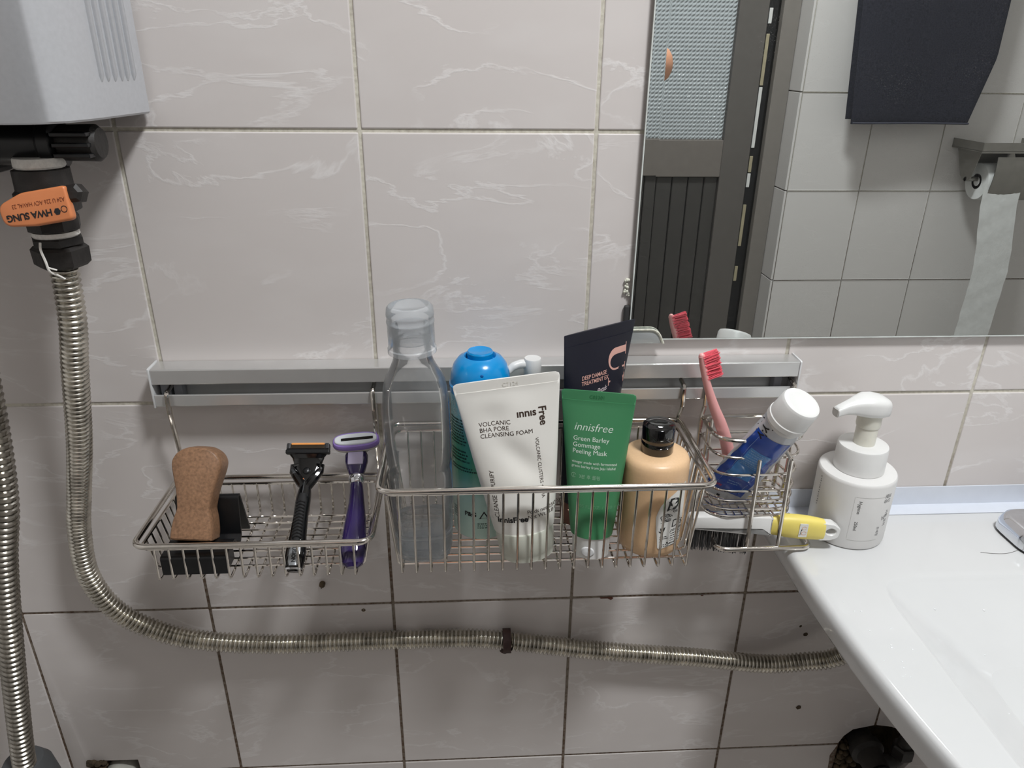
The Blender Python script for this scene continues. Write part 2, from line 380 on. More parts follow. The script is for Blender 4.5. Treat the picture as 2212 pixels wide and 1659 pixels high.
# drilled holes and chips in the tiles
def plug(x, z, r, name='drill_hole'):
    g = Geo(); n = 14
    g.add([(x+r*math.cos(2*PI*k/n)*random.uniform(.85, 1.1), -0.00045, z+r*math.sin(2*PI*k/n)*random.uniform(.85, 1.1)) for k in range(n)]+[(x, 0.0, z)], [(k, (k+1) % n, n) for k in range(n)])
    return g.make(name, M_mortar, wall_back, smooth=False)
for x, z, r in ((0.881, 0.736, 0.0030), (0.893, 0.618, 0.0034), (0.873, 0.749, 0.0017), (0.367, 0.792, 0.0022)): plug(x, z, r)
flatprint([[(0.632, 0.8005), (0.646, 0.8008), (0.6475, 0.7985), (0.645, 0.796), (0.641, 0.7985), (0.633, 0.7985)], [(0.748, 0.7995), (0.751, 0.7995), (0.751, 0.798), (0.748, 0.798)]],
          lambda a, b: (a, -0.0005, b), mat('rust_brown', (96, 58, 44), 0.9, noise=0.3), wall_back, 'grout_chip')

sweep([(0.3255, 0.001, 0.8305), (0.3255, -0.004, 0.8305)], 0.0032, 10).make('wall_plug', M_mortar, wall_back)
sweep([(0.3245, -0.0006, 0.8285), (0.3235, -0.0006, 0.8235)], 0.0006, 5).make('rust_streak', M_mortar, wall_back)
# opposite wall with the doorway, seen in the mirror
DX0, DX1, DZ = 0.52, 1.352, 2.02
def struct_box(name, x0, x1, y0, y1, z0, z1, m, label=None, bev=0.0):
    o = kind(box(x0, x1, y0, y1, z0, z1, bev).make(name, m, None, smooth=bool(bev)))
    if label: o['label'] = label
    return o
g = Geo()
for a, b, c, d in ((XL, DX0-0.001, 0, ZC), (DX1+0.001, XR, 0, ZC), (DX0-0.001, DX1+0.001, DZ+0.001, ZC)):
    t = box(a, b, YB-0.10, YB-0.0016, c, d); g.add(t.v, t.f)
wall_front = kind(g.make('wall_front', M_grout, None, smooth=False)); wall_front['label'] = 'plain grey tiled wall around the doorway, seen in the mirror'
tile2 = None
for i in range(-1, 5):
    for zb in [0.026+TH*k-0.25 for k in range(0, 11)]:
        x0 = DX1+i*TW
        z0 = max(zb, 0.0); z1 = min(zb+TH, ZC)
        if i < 0: continue
        g = box(x0+h, min(x0+TW, XR)-h, YB, YB-0.007, z0+h, z1-h, 0.0011)
        g.make('tile', M_tile2, wall_front)
for i in range(0, 5):
    for zb in [0.026+TH*k-0.25 for k in range(0, 11)]:
        x1 = DX0-i*TW; x0 = max(x1-TW, XL); z0 = max(zb, 0.0); z1 = min(zb+TH, ZC)
        if x1-x0 < 0.02: continue
        box(x0+h, x1-h, YB, YB-0.007, z0+h, z1-h, 0.0011).make('tile', M_tile2, wall_front)
for k in range(8):
    x0 = DX0+(k % 4)*0.208; z0 = DZ+0.24*(k//4); box(x0+h, x0+0.208-h, YB, YB-0.007, z0+h, z0+0.24-h, 0.0011).make('tile', M_tile2, wall_front)
for zb in [0.026+TH*k-0.25 for k in range(0, 9)]:   # tiled return of the doorway
    z0 = max(zb, 0.0); z1 = min(zb+TH, DZ)
    box(DX1-0.006, DX1, YB-0.0995, YB-0.0005, z0+h, z1-h, 0.001).make('tile', M_tile2, wall_front)
    box(DX0, DX0+0.006, YB-0.0995, YB-0.0005, z0+h, z1-h, 0.001).make('tile', M_tile2, wall_front)
# side walls, floor, ceiling
for nm, x, x2, lab in (('wall_left', XL-0.06, XL, 'tiled side wall beyond the water heater'), ('wall_right', XR, XR+0.06, 'tiled side wall beyond the sink')):
    wl = struct_box(nm, x, x2, YB-0.1, 0.06, 0, ZC, M_grout, lab)
    xi = XL if nm == 'wall_left' else XR-0.006
    for k in range(7):
        for zb in rows:
            if zb < -0.01 or zb > 2.4: continue
            y1 = -k*TW; y0 = max(-(k+1)*TW, YB+0.006)
            if y1-y0 < 0.02: continue
            box(xi, xi+0.006, y0+h, y1-h-(0.002 if k == 0 else 0), zb+h, min(zb+TH, ZC)-h, 0.001, 1).make('tile', M_tile2, wl)
floor = struct_box('floor', XL, XR, YB-0.2, 0.06, -0.06, -0.008, M_grout, 'pale tiled bathroom floor')
M_floor = tile_mat('floor_tile', (205, 200, 194), (212, 208, 203))
for i in range(13):
    for k in range(7):
        box(XL+i*0.2+h, XL+(i+1)*0.2-h, -(k+1)*0.2+h+(0.042 if k == 6 else 0), -k*0.2-h, -0.009, 0.0, 0.001, 1).make('tile', M_floor, floor)
struct_box('ceiling', XL, XR, YB-0.1, 0.06, ZC, ZC+0.05, M_ceil, 'white ceiling')

# door with reeded glass, seen in the mirror
M_doorgrey = mat('door_grey', (92, 88, 84), 0.45, noise=0.05)
M_doordark = mat('door_dark', (62, 60, 57), 0.5, noise=0.08)
M_frame = mat('door_frame_grey', (124, 119, 113), 0.4, noise=0.04)
YD = -1.442
trim = kind(box(DX1-0.052, DX1-0.007, YD-0.012, YD+0.012, 0, DZ-0.045, 0.002).make('trim_1', M_frame)); trim['label'] = 'grey door frame around the dark door'
box(DX0+0.007, DX0+0.052, YD-0.012, YD+0.012, 0, DZ-0.045, 0.002).make('frame_post', M_frame, trim)
box(DX0+0.007, DX1-0.007, YD-0.012, YD+0.012, DZ-0.045, DZ-0.002, 0.002).make('frame_head', M_frame, trim)
door = bpy.data.objects.new('door_1', None); COL.objects.link(door); door.location = (0.93, YD-0.02, 0); WORLD[door.name] = tuple(door.location); door['kind'] = 'structure'
door['label'] = 'dark grey bathroom door with a reeded glass upper pane'
xA, xB = DX0+0.055, 1.268
box(1.19, xB, YD-0.035, YD-0.004, 0.01, DZ-0.06, 0.002).make('stile', M_doorgrey, door)
box(xA, xA+0.075, YD-0.035, YD-0.004, 0.01, DZ-0.06, 0.002).make('stile', M_doorgrey, door)
box(xA+0.075, 1.19, YD-0.034, YD-0.003, 1.049, 1.148, 0.002).make('rail', mat('door_rail', (112, 106, 100), 0.45, noise=0.05), door)
box(xA+0.075, 1.19, YD-0.034, YD-0.003, DZ-0.16, DZ-0.06, 0.002).make('rail', M_doorgrey, door)
box(xA+0.075, 1.19, YD-0.034, YD-0.003, 0.01, 0.12, 0.002).make('rail', M_doorgrey, door)
xx = xA+0.075
while xx < 1.185:
    x2_ = min(xx+0.0455, 1.19); box(xx+0.0012, x2_-0.0012, YD-0.030, YD-0.014, 0.12, 1.049, 0.003).make('panel_board', M_doordark, door); xx += 0.0455
# pressed glass: a grid of small pillows
M_pane = mat('pressed_glass', (172, 178, 180), 0.10, noise=0.05, spec=0.6)
g = Geo(); nx, nz = 50, 68; x0, x1, z0, z1 = xA+0.075, 1.19, 1.148, DZ-0.16
V = []; F = []
for j in range(nz*2+1):
    for i in range(nx*2+1):
        b = -0.0045 if (i % 2 == 0 or j % 2 == 0) else 0.0
        V.append((x0+(x1-x0)*i/(nx*2), YD-0.018+b, z0+(z1-z0)*j/(nz*2)))
for j in range(nz*2):
    for i in range(nx*2):
        a = j*(nx*2+1)+i; F.append((a, a+1, a+nx*2+2, a+nx*2+1))
pane = g.add(V, F).make('glass_pane', M_pane, door, smooth=False)
box(xB+0.001, DX1-0.054, YD-0.05, YD-0.02, 0.0, DZ-0.05).make('gap_strip', mat('gap_black', (14, 14, 15), 0.6), door, smooth=False)  # black strip painted as the unlit gap beside the door
M_slit = mat('hall_light_pale', (226, 226, 222), 0.4); M_slit2 = mat('hall_light_yellow', (170, 160, 132), 0.5)
for z0_, z1_, k_ in ((1.437, 1.474, 0), (1.50, 1.56, 0), (1.287, 1.413, 1), (1.126, 1.283, 0), (1.060, 1.104, 1), (1.019, 1.057, 0), (0.85, 0.97, 1), (0.745, 0.79, 1)):
    box(1.2745, 1.2835, YD-0.021, YD-0.017, z0_, z1_, 0.001).make('hall_light_strip', M_slit2 if k_ else M_slit, door)  # pale plates painted as hall light showing through the door gap
struct_box('wall_hall', 0.40, 1.5, YB-0.35, YB-0.25, 0, ZC, M_doordark, 'dark hall behind the door')

# ------------------------------------------------------------------ ceiling lamp
lamp = thing('ceiling_lamp', 'round white ceiling lamp above the sink', 'lamp', (LAMP[0], LAMP[1], ZC))
lathe([(0.135, ZC-0.0005), (0.14, ZC-0.03), (0.132, ZC-0.034)], 40, Matrix.Translation((LAMP[0], LAMP[1], 0))).make('rim', M_white, lamp)
M_glow = bpy.data.materials.new('lamp_diffuser'); M_glow.use_nodes = True
pb = M_glow.node_tree.nodes['Principled BSDF']; pb.inputs['Emission Color'].default_value = (1, .97, .94, 1); pb.inputs['Emission Strength'].default_value = 3.0
lathe([(0.128, ZC-0.033), (0.122, ZC-0.042), (0.02, ZC-0.046)], 40, Matrix.Translation((LAMP[0], LAMP[1], 0))).make('diffuser', M_glow, lamp)

# ------------------------------------------------------------------ mirror
def mirror_mat():
    m = bpy.data.materials.new('mirror_silver'); m.use_nodes = True; nt = m.node_tree; L = nt.links
    b = nt.nodes['Principled BSDF']; b.inputs['Base Color'].default_value = (0.80, 0.83, 0.82, 1); b.inputs['Metallic'].default_value = 1; b.inputs['Roughness'].default_value = 0.0
    d = nt.nodes.new('ShaderNodeBsdfDiffuse'); d.inputs[0].default_value = (0.75, 0.75, 0.73, 1)
    tc = nt.nodes.new('ShaderNodeTexCoord'); v = nt.nodes.new('ShaderNodeTexVoronoi'); v.inputs['Scale'].default_value = 620; L.new(tc.outputs['Object'], v.inputs['Vector'])
    n = nt.nodes.new('ShaderNodeTexNoise'); n.inputs['Scale'].default_value = 12; L.new(tc.outputs['Object'], n.inputs['Vector'])
    mr = nt.nodes.new('ShaderNodeMapRange'); mr.inputs[1].default_value = 0.20; mr.inputs[2].default_value = 0.10; L.new(v.outputs['Distance'], mr.inputs[0])
    mr2 = nt.nodes.new('ShaderNodeMapRange'); mr2.inputs[1].default_value = 0.46; mr2.inputs[2].default_value = 0.66; mr2.inputs[4].default_value = 0.24; L.new(n.outputs['Fac'], mr2.inputs[0])
    mu = nt.nodes.new('ShaderNodeMath'); mu.operation = 'MULTIPLY'; L.new(mr.outputs[0], mu.inputs[0]); L.new(mr2.outputs[0], mu.inputs[1])
    ad = nt.nodes.new('ShaderNodeMath'); ad.operation = 'ADD'; ad.inputs[1].default_value = 0.012; L.new(mu.outputs[0], ad.inputs[0])   # film of dust
    mx = nt.nodes.new('ShaderNodeMixShader'); L.new(ad.outputs[0], mx.inputs[0]); L.new(b.outputs[0], mx.inputs[1]); L.new(d.outputs[0], mx.inputs[2])
    L.new(mx.outputs[0], nt.nodes['Material Output'].inputs[0]); return m
mx0, mx1, mz0, mz1, myf = 0.6415, 1.62, 1.1135, 1.88, -0.0055
mirror = thing('mirror', 'large frameless mirror on the tiled wall above the sink', 'mirror', ((mx0+mx1)/2, 0, mz0))
bw = 0.0118; bd = 0.00030
g = Geo(); g.add([(mx0+bw, myf, mz0), (mx1, myf, mz0), (mx1, myf, mz1), (mx0+bw, myf, mz1), (mx0, myf-bd, mz0), (mx0, myf-bd, mz1)], [(0, 1, 2, 3), (4, 0, 3, 5)])
g.make('glass', mirror_mat(), mirror, smooth=False)
M_edge = mat('glass_edge', (150, 168, 162), 0.15, noise=0.1)
t = 0.0012
g = Geo()
for q in ((mx0-t, mx0-0.0002, mz0-t, mz1+t), (mx1+0.0002, mx1+t, mz0-t, mz1+t), (mx0-0.0002, mx1+0.0002, mz0-t, mz0-0.0002), (mx0-0.0002, mx1+0.0002, mz1+0.0002, mz1+t)):
    b_ = box(q[0], q[1], myf-0.00036, -0.0035, q[2], q[3]); g.add(b_.v, b_.f)
g.make('glass_edge', mat('glass_edge_bright', (214, 220, 216), 0.2, noise=0.15), mirror, smooth=False)
box(mx0+0.003, mx1-0.003, -0.0035, -0.0005, mz0+0.003, mz1-0.003).make('backing', mat('mirror_backing', (30, 30, 31), 0.8), mirror, smooth=False)
# crumbling pads of old adhesive and a corner clip
M_pad = mat('old_adhesive', (206, 206, 192), 0.8, noise=0.25, nscale=300, bump=0.8)
corner = prism(fillet([(0.6385, 0, 1.1085), (0.672, 0, 1.1085), (0.672, 0, 1.1225), (0.6385, 0, 1.1225)], [0, 0.001, 0.012, 0]) and
               [(p.x, p.z) for p in fillet([(0.6385, 0, 1.1095), (0.6725, 0, 1.1095), (0.668, 0, 1.123), (0.6385, 0, 1.123)], [0.001, 0.002, 0.010, 0.001], 5, True)], -0.0082, -0.0062, 'xz', 0.0005)
corner.make('corner_clip', clear_mat('clip_plastic', (225, 226, 215), 0.5), mirror)
sweep(fillet([(0.6385, -0.0085, 1.1235), (0.667, -0.0085, 1.1235), (0.6735, -0.0085, 1.1095)], 0.012), 0.0011, 6).make('clip_edge', M_pad, mirror)
box(0.6345, 0.6398, -0.0045, -0.0004, 1.122, 1.146, 0.0015).make('rubber_pad', mat('rubber_pad', (52, 52, 52), 0.7), mirror)
g = Geo()
for k in range(26):
    a = random.uniform(-1, 1); b_ = ball((0.6365+random.uniform(-.003, .002), -0.001-random.uniform(0, .001), 1.163+a*0.008), random.uniform(.0006, .0016), 8); g.add(b_.v, b_.f)
o = g.make('adhesive_crumbs', M_pad, mirror); o['kind'] = 'stuff'

# ------------------------------------------------------------------ water heater and its valve
M_heat = mat('silver_grey_paint', (198, 200, 204), 0.42, 0.35, noise=0.03, nscale=300)
heater = thing('water_heater', 'silver grey wall-hung water heater with ribbed side', 'water heater', (0.03, 0, 1.313))
hb, ht = 1.313, 1.80
half = [(0.2335, -0.006), (0.231, -0.020), (0.2265, -0.048), (0.2215, -0.078), (0.214, -0.098), (0.203, -0.109), (0.186, -0.1145), (0.155, -0.117), (0.09, -0.119)]
plan = half + [(-0.03-(x-0.09), y) for x, y in reversed(half)]
pl = [(p.x, p.y) for p in curve([(x, y, 0) for x, y in plan], 4)]
ins = lambda s: [((x-0.03)*s+0.03, y*s-0.004*(1-s)) for x, y in pl]
rings = [[(x, y, hb+0.012) for x, y in ins(0.965)], [(x, y, hb+0.0015) for x, y in ins(0.985)], [(x, y, hb) for x, y in ins(0.994)], [(x, y, hb+0.0015) for x, y in pl], [(x, y, ht) for x, y in pl]]
loft(rings, False, True).make('shell', M_heat, heater)
prism(ins(0.96), hb+0.010, hb+0.012, 'xy').make('underside', mat('heater_underside', (26, 26, 27), 0.7), heater, smooth=False)
def on_shell(x):   # y on the right flank for a given x
    a = sorted(half); return float(np.interp(x, [q[0] for q in a], [q[1] for q in a]))
for k in range(6):          # raised ribs along the flank
    y = (-0.0604, -0.0526, -0.0439, -0.0352, -0.0279, -0.0195)[k]
    xs = float(np.interp(-y, [-q[1] for q in half], [q[0] for q in half]))
    sweep([(xs-0.0006, y, 1.3385), (xs+0.0002, y, 1.3425), (xs+0.0002, y, ht-0.03)], [0.0010, 0.0022, 0.0022], 10).make('rib', M_heat, heater)
Mx = Matrix.Translation((0, -0.062, 1.296)) @ Matrix.Rotation(PI/2, 4, 'Y')
lathe([(0.0155, 0.02), (0.0165, 0.06), (0.0165, 0.175), (0.019, 0.178), (0.019, 0.186), (0.0155, 0.188)], 24, Mx).make('manifold', M_black, heater)
for k in range(3):
    a = -0.5+k*0.5
    box(0.188, 0.214, -0.079-0.001, -0.066, 1.287+k*0.0075, 1.290+k*0.0075, 0.0006).make('grille_bar', M_black, heater)
lathe([(0.013, 0.188), (0.0135, 0.213), (0.011, 0.216)], 20, Mx).make('end_cap', M_dark, heater)
box(0.04, 0.14, -0.085, -0.045, 1.274, 1.29, 0.004).make('manifold_block', M_black, heater)
lathe([(0.0135, 1.23), (0.0135, 1.318)], 18, Matrix.Translation((0.092, -0.068, 0))).make('outlet_stub', M_dark, heater)

valve = thing('shutoff_valve', 'black shutoff valve with orange lever under the water heater', 'valve', (0.172, -0.07, 1.21))
Mv = Matrix.Translation((0.1725, -0.072, 0))
M_tape = mat('thread_tape', (226, 224, 218), 0.7, noise=0.1, nscale=400, bump=0.6)
lathe([(0.0165, 1.2795), (0.0175, 1.281), (0.0172, 1.286), (0.0165, 1.287)], 28, Mv).make('thread_tape', M_tape, valve)
lathe([(0.0165, 1.246), (0.0205, 1.248), (0.0205, 1.262), (0.0185, 1.264), (0.0182, 1.2785), (0.016, 1.279)], 24, Mv, ex=2.6).make('valve_body', M_dark, valve)
lathe([(0.0150, 1.232), (0.0188, 1.234), (0.0192, 1.242), (0.0165, 1.247)], 8, Mv).make('valve_body_lower', M_dark, valve)
lathe([(0.0158, 1.2285), (0.0165, 1.2295), (0.0160, 1.2325)], 28, Mv).make('thread_tape', M_tape, valve)
lathe([(0.0175, 1.2215), (0.0192, 1.2225), (0.0192, 1.2275), (0.0175, 1.2285)], 6, Mv).make('hex_nut', M_dark, valve, angle=20)
lathe([(0.0165, 1.2045), (0.0200, 1.2075), (0.0205, 1.219), (0.0180, 1.2215)], 6, Mv @ Matrix.Rotation(0.3, 4, 'Z')).make('hex_nut', M_dark, valve, angle=20)
sweep([(0.1760, -0.086, 1.2560), (0.1760, -0.1000, 1.2555)], 0.007, 12).make('valve_stem', M_dark, valve)
M_orange = mat('orange_vinyl', (214, 132, 84), 0.38, noise=0.06, nscale=30, sss=0.1)
# lever: rounded paddle facing the room, its free end to the left and lower
Ml = Matrix.Translation((0.1865, -0.1005, 1.2565)) @ Matrix.Rotation(math.radians(-9), 4, 'Y') @ Matrix.Rotation(math.radians(-12), 4, 'X') @ Matrix.Diagonal((0.94, 1, 0.97, 1))
ol = fillet([(0.0185, 0, 0.0122), (0.0185, 0, -0.0128), (-0.012, 0, -0.0132), (-0.0345, 0, -0.0105), (-0.0360, 0, 0.0050), (-0.016, 0, 0.0118)], [0.003, 0.004, 0.02, 0.008, 0.008, 0.02], 5, True)
prism([(p.x, p.z) for p in ol], -0.0035, 0.0035, 'xz', 0.0018, 3).xf(Ml).make('lever', M_orange, valve)
lathe([(0.0055, -0.004), (0.0075, -0.003), (0.0075, 0.005), (0.0045, 0.007)], 6, Ml @ Matrix.Translation((0.0215, 0.006, 0.006)) @ Matrix.Rotation(PI/2, 4, 'X')).make('lever_screw', M_dark, valve)
box(0.008, 0.0235, 0.002, 0.010, 0.004, 0.012, 0.001).xf(Ml).make('lever_strap', M_dark, valve)
fl = lambda x, y: Ml @ Vector((-x, -0.00375, -y))       # printed upside down
letters('HWA SUNG', 0.0068, lambda x, y: fl(x-0.0045, y+0.0030), M_inkblack, valve, spacing=0.95, thick=0.00022)
letters('A24 U 226 ACV HAVAL 23', 0.0044, lambda x, y: fl(x*0.82-0.0165, y-0.0040), mat('faded_ink', (120, 56, 30), 0.6), valve)
flatprint([[(-0.0085+0.0024*math.cos(t_)*1.1, 0.0055+0.0024*math.sin(t_)*1.1) for t_ in np.linspace(0, 2*PI, 7)[:-1]]], fl, M_inkblack, valve, 'print_mark')
flatprint([[(-0.0140+0.0025*math.cos(t_)*s_, 0.0045+0.0025*math.sin(t_)*s_) for t_, s_ in [(a, 1) for a in np.linspace(0, 2*PI, 24)]+[(a, .78) for a in np.linspace(2*PI, 0, 24)]]], fl, M_inkblack, valve, 'print_mark')
sweep(curve([(0.170, -0.092, 1.2275), (0.1705, -0.0945, 1.2225), (0.172, -0.0945, 1.214), (0.173, -0.094, 1.206), (0.1755, -0.0885, 1.2015), (0.179, -0.0865, 1.198)], 5), 0.0009, 5).make('tape_thread', M_tape, valve)
sweep([(0.173, -0.0943, 1.209), (0.1775, -0.092, 1.2065)], 0.0007, 5).make('tape_thread', M_tape, valve)

# ------------------------------------------------------------------ corrugated hoses
def hose(name, pts, r0, r1, pitch, n=18, asym=False):
    P = curve(pts, 24); L = [0.0]
    for a, b in zip(P, P[1:]): L.append(L[-1]+(b-a).length)
    tot = L[-1]; per = 6; m = int(tot/pitch)*per; out = []; rr = []; k = 0
    for i in range(m+1):
        s = tot*i/m
        while k < len(L)-2 and L[k+1] < s: k += 1
        t = (s-L[k])/(L[k+1]-L[k]); out.append(P[k].lerp(P[k+1], t))
        ph = (i % per)/per
        rr.append((r0+(r1-r0)*(1-ph)) if asym else (r0+(r1-r0)*(0.5+0.5*math.cos(2*PI*ph))**0.6))
    return sweep(out, rr, n), P
hp = [(0.1725, -0.072, 1.2065), (0.1685, -0.071, 1.16), (0.1575, -0.065, 1.115), (0.1385, -0.052, 1.04), (0.119, -0.039, 0.98), (0.1035, -0.031, 0.925), (0.0985, -0.027, 0.868), (0.117, -0.026, 0.822),
      (0.155, -0.023, 0.790), (0.202, -0.022, 0.7745), (0.275, -0.018, 0.7635), (0.375, -0.0135, 0.760), (0.477, -0.0135, 0.7592), (0.527, -0.0135, 0.7535), (0.635, -0.0150, 0.7355), (0.744, -0.0165, 0.7225),
      (0.827, -0.0180, 0.7105), (0.872, -0.024, 0.7175), (0.907, -0.033, 0.733), (0.95, -0.05, 0.79), (0.985, -0.06, 0.86)]
g, HP = hose('corrugated_hose', hp, 0.0083, 0.0108, 0.0046)
hs = tag(g.make('corrugated_hose', M_hose, None, angle=60), 'long stainless corrugated hose curving from the valve along the wall', 'hose')
hp2 = [(0.095, -0.07, 1.25), (0.088, -0.075, 1.10), (0.0795, -0.082, 1.0), (0.062, -0.083, 0.93), (0.039, -0.081, 0.82), (0.0135, -0.080, 0.675), (0.010, -0.074, 0.645)]
g, _ = hose('shower_hose', hp2, 0.0092, 0.0112, 0.0062, asym=True)
tag(g.make('shower_hose', mat('dark_steel_hose', (160, 156, 148), 0.22, 1.0, noise=0.2, nscale=60), None, angle=60), 'grey interlocked metal hose cut off by the left edge', 'hose')
fit = thing('hose_fitting', 'grey rounded fitting at the foot of the left hose', 'fitting', (0.008, -0.06, 0.62))
lathe([(0.020, 0.58), (0.027, 0.59), (0.029, 0.63), (0.026, 0.652), (0.019, 0.664), (0.0115, 0.667)], 28, Matrix.Translation((0.006, -0.072, 0.0))).make('cap', mat('grey_rubber', (78, 80, 82), 0.6), fit)
lathe([(0.014, 0.0), (0.014, 0.585)], 16, Matrix.Translation((0.006, -0.072, 0.0))).make('stub', M_dark, fit)
# rusty clip that pins the long hose to the wall
ring = [(0.5265+0.0, -0.0135+0.0135*math.cos(t_), 0.7535+0.0135*math.sin(t_)) for t_ in np.linspace(PI*0.25, PI*1.62, 20)]
rr_ = [[(0.5265+dx, p[1]*1.0+ (0 if d == 0 else 0), p[2]) for dx in (-0.0045, 0.0045)] for p in ring for d in (0,)]
g = Geo(); V = []; F = []
for k, p in enumerate(ring):
    c_ = Vector((0.5265, -0.0135, 0.7535)); d_ = (Vector(p)-c_).normalized()*0.0016
    for dx, o_ in ((-0.0045, 0), (0.0045, 0), (0.0045, 1), (-0.0045, 1)): V.append(Vector(p)+Vector((dx, 0, 0))-d_*o_)
for k in range(len(ring)-1):
    for j in range(4): F.append((k*4+j, k*4+(j+1) % 4, k*4+4+(j+1) % 4, k*4+4+j))
F += [(3, 2, 1, 0), tuple(len(V)-4+j for j in range(4))]
clip = thing('hose_clip', 'rusty brown clip holding the long hose to the wall', 'clip', (0.5265, 0, 0.7535))
M_rust = mat('rusty_iron', (58, 38, 34), 0.7, noise=0.4, nscale=120, bump=0.5)
g.add(V, F).make('band', M_rust, clip)
lathe([(0.0045, 0), (0.0062, 0.004), (0.006, 0.010), (0.0035, 0.013)], 14, Matrix.Translation((0.5245, -0.0005, 0.7375)) @ Matrix.Rotation(PI/2, 4, 'X')).make('nail_head', M_rust, clip)

# pipe in the square wall hole, bottom left
st = thing('pipe_stub', 'grimy white pipe end in the square wall hole', 'pipe', (0.052, 0.03, 0.53))
lathe([(0.018, -0.055), (0.018, 0.012), (0.012, 0.018)], 20, Matrix.Translation((0.052, 0.01, 0.543)) @ Matrix.Rotation(PI/2, 4, 'X')).make('pipe', mat('grimy_white', (196, 196, 186), 0.5, noise=0.3, nscale=60), st)
g = Geo()
for k in range(40):
    b_ = ball((0.026+random.uniform(-.006, .014), -0.001+random.uniform(-.001, .004), 0.560+random.uniform(-.012, .014)), random.uniform(.002, .0045), 8, sz=.8); g.add(b_.v, b_.f)
g.make('grime', M_mortar, st)['kind'] = 'stuff'
# angle valve in the broken hole under the sink
av = thing('angle_valve', 'dirty angle valve in the broken wall hole under the sink', 'valve', (1.0, 0.0, 0.54))
Mr = Matrix.Rotation(PI/2, 4, 'X')
lathe([(0.016, -0.055), (0.016, 0.004), (0.020, 0.006), (0.021, 0.016), (0.016, 0.020), (0.0145, 0.045)], 20, Matrix.Translation((0.988, 0.0, 0.552)) @ Mr).make('pipe', M_dark, av)
lathe([(0.010, 0.0), (0.0155, 0.004), (0.017, 0.018), (0.013, 0.026)], 14, Matrix.Translation((0.988, -0.045, 0.552)) @ Mr).make('knob', M_black, av)
sweep(fillet([(0.988, -0.028, 0.552), (1.018, -0.030, 0.552), (1.022, -0.030, 0.585), (1.034, -0.034, 0.70), (1.04, -0.06, 0.86)], 0.012), 0.0085, 12).make('supply_pipe', M_dark, av)
lathe([(0.012, 0.0), (0.0135, 0.003), (0.0135, 0.016), (0.012, 0.019)], 6, Matrix.Translation((1.0215, -0.030, 0.562))).make('hex_nut', M_dark, av, angle=20)
sweep(fillet([(1.0, -0.02, 0.548), (1.012, -0.03, 0.525), (1.03, -0.03, 0.49), (1.04, -0.02, 0.44)], 0.02), 0.011, 12).make('drain_pipe', mat('grey_pipe', (80, 80, 78), 0.5, noise=0.25), av)
g = Geo()
for k in range(60):
    b_ = ball((0.974+random.uniform(-.012, .014), 0.004+random.uniform(-.006, .010), 0.527+random.uniform(-.03, .016)), random.uniform(.002, .005), 8); g.add(b_.v, b_.f)
g.make('mortar_lumps', mat('yellowed_foam', (82, 70, 52), 0.95, noise=0.5, nscale=120, bump=0.8), av)['kind'] = 'stuff'

# ------------------------------------------------------------------ rail
rail = thing('storage_rail', 'brushed aluminium storage rail on the tiled wall with white end caps', 'rail', (0.5, 0, 1.0565))
rx0, rx1, rz0, rz1, ryf = 0.1975, 0.8045, 1.0565, 1.0940, -0.0215
def rail_bar(name, z0, z1, y0, y1, bev=0.0004, m=M_alu): return box(rx0, rx1, y0, y1, z0, z1, bev).make(name, m, rail)
rail_bar('back_plate', rz0+0.001, rz1-0.001, -0.0022, -0.0004)
rail_bar('top_plate', rz1-0.0015, rz1, ryf, -0.0004, 0.0006)
rail_bar('upper_lip', 1.0790, rz1-0.0002, ryf-0.0006, ryf+0.0014, 0.0009)
rail_bar('lower_lip', rz0+0.0004, 1.0688, ryf-0.0006, ryf+0.0014, 0.0009)
rail_bar('bottom_plate', rz0, rz0+0.0015, ryf, -0.0004, 0.0005)
cap_o = [(-0.0002, rz0-0.0008), (ryf-0.0012, rz0-0.0008), (ryf-0.0012, rz1+0.0004), (ryf+0.0006, rz1+0.0012), (-0.0002, rz1+0.0012)]
M_cap = mat('pale_grey_plastic', (214, 215, 216), 0.4)
for x in (rx0-0.0016, rx1): prism(cap_o, x, x+0.0016, 'yz', 0.0003).make('end_cap', M_cap, rail)
for x0, x1 in ((0.2005, 0.2095), (0.2125, 0.2205), (0.786, 0.794)): box(x0, x1, -0.0125, -0.0024, 1.059, 1.090, 0.001).make('clamp_block', mat('grey_plastic', (138, 140, 146), 0.45), rail)

# ------------------------------------------------------------------ wire baskets
def rect_path(x0, x1, y0, y1, z, rb, rf, seg=7):
    return fillet([(x0, y1, z), (x0, y0, z), (x1, y0, z), (x1, y1, z)], [rb, rf, rf, rb], seg, True)
def u_wire(kind_, a, z_top, z_bot, p0, p1, q0, q1, r=0.0045):
    """a = position along the other axis; top ends p0,p1; bottom corners q0,q1"""
    if kind_ == 'y': pts = [(a, p0, z_top), (a, q0, z_bot), (a, q1, z_bot), (a, p1, z_top)]
    else: pts = [(p0, a, z_top), (q0, a, z_bot), (q1, a, z_bot), (p1, a, z_top)]
    return fillet(pts, r, 4)
def hook_path(x, zr, yb): return fillet([(x, -0.0105, 1.0775), (x, -0.0125, 1.0735), (x, -0.0255, 1.0715), (x, -0.0262, 1.052), (x, yb-0.001, zr+0.002)], [0, 0.003, 0.004, 0.006, 0], 5)
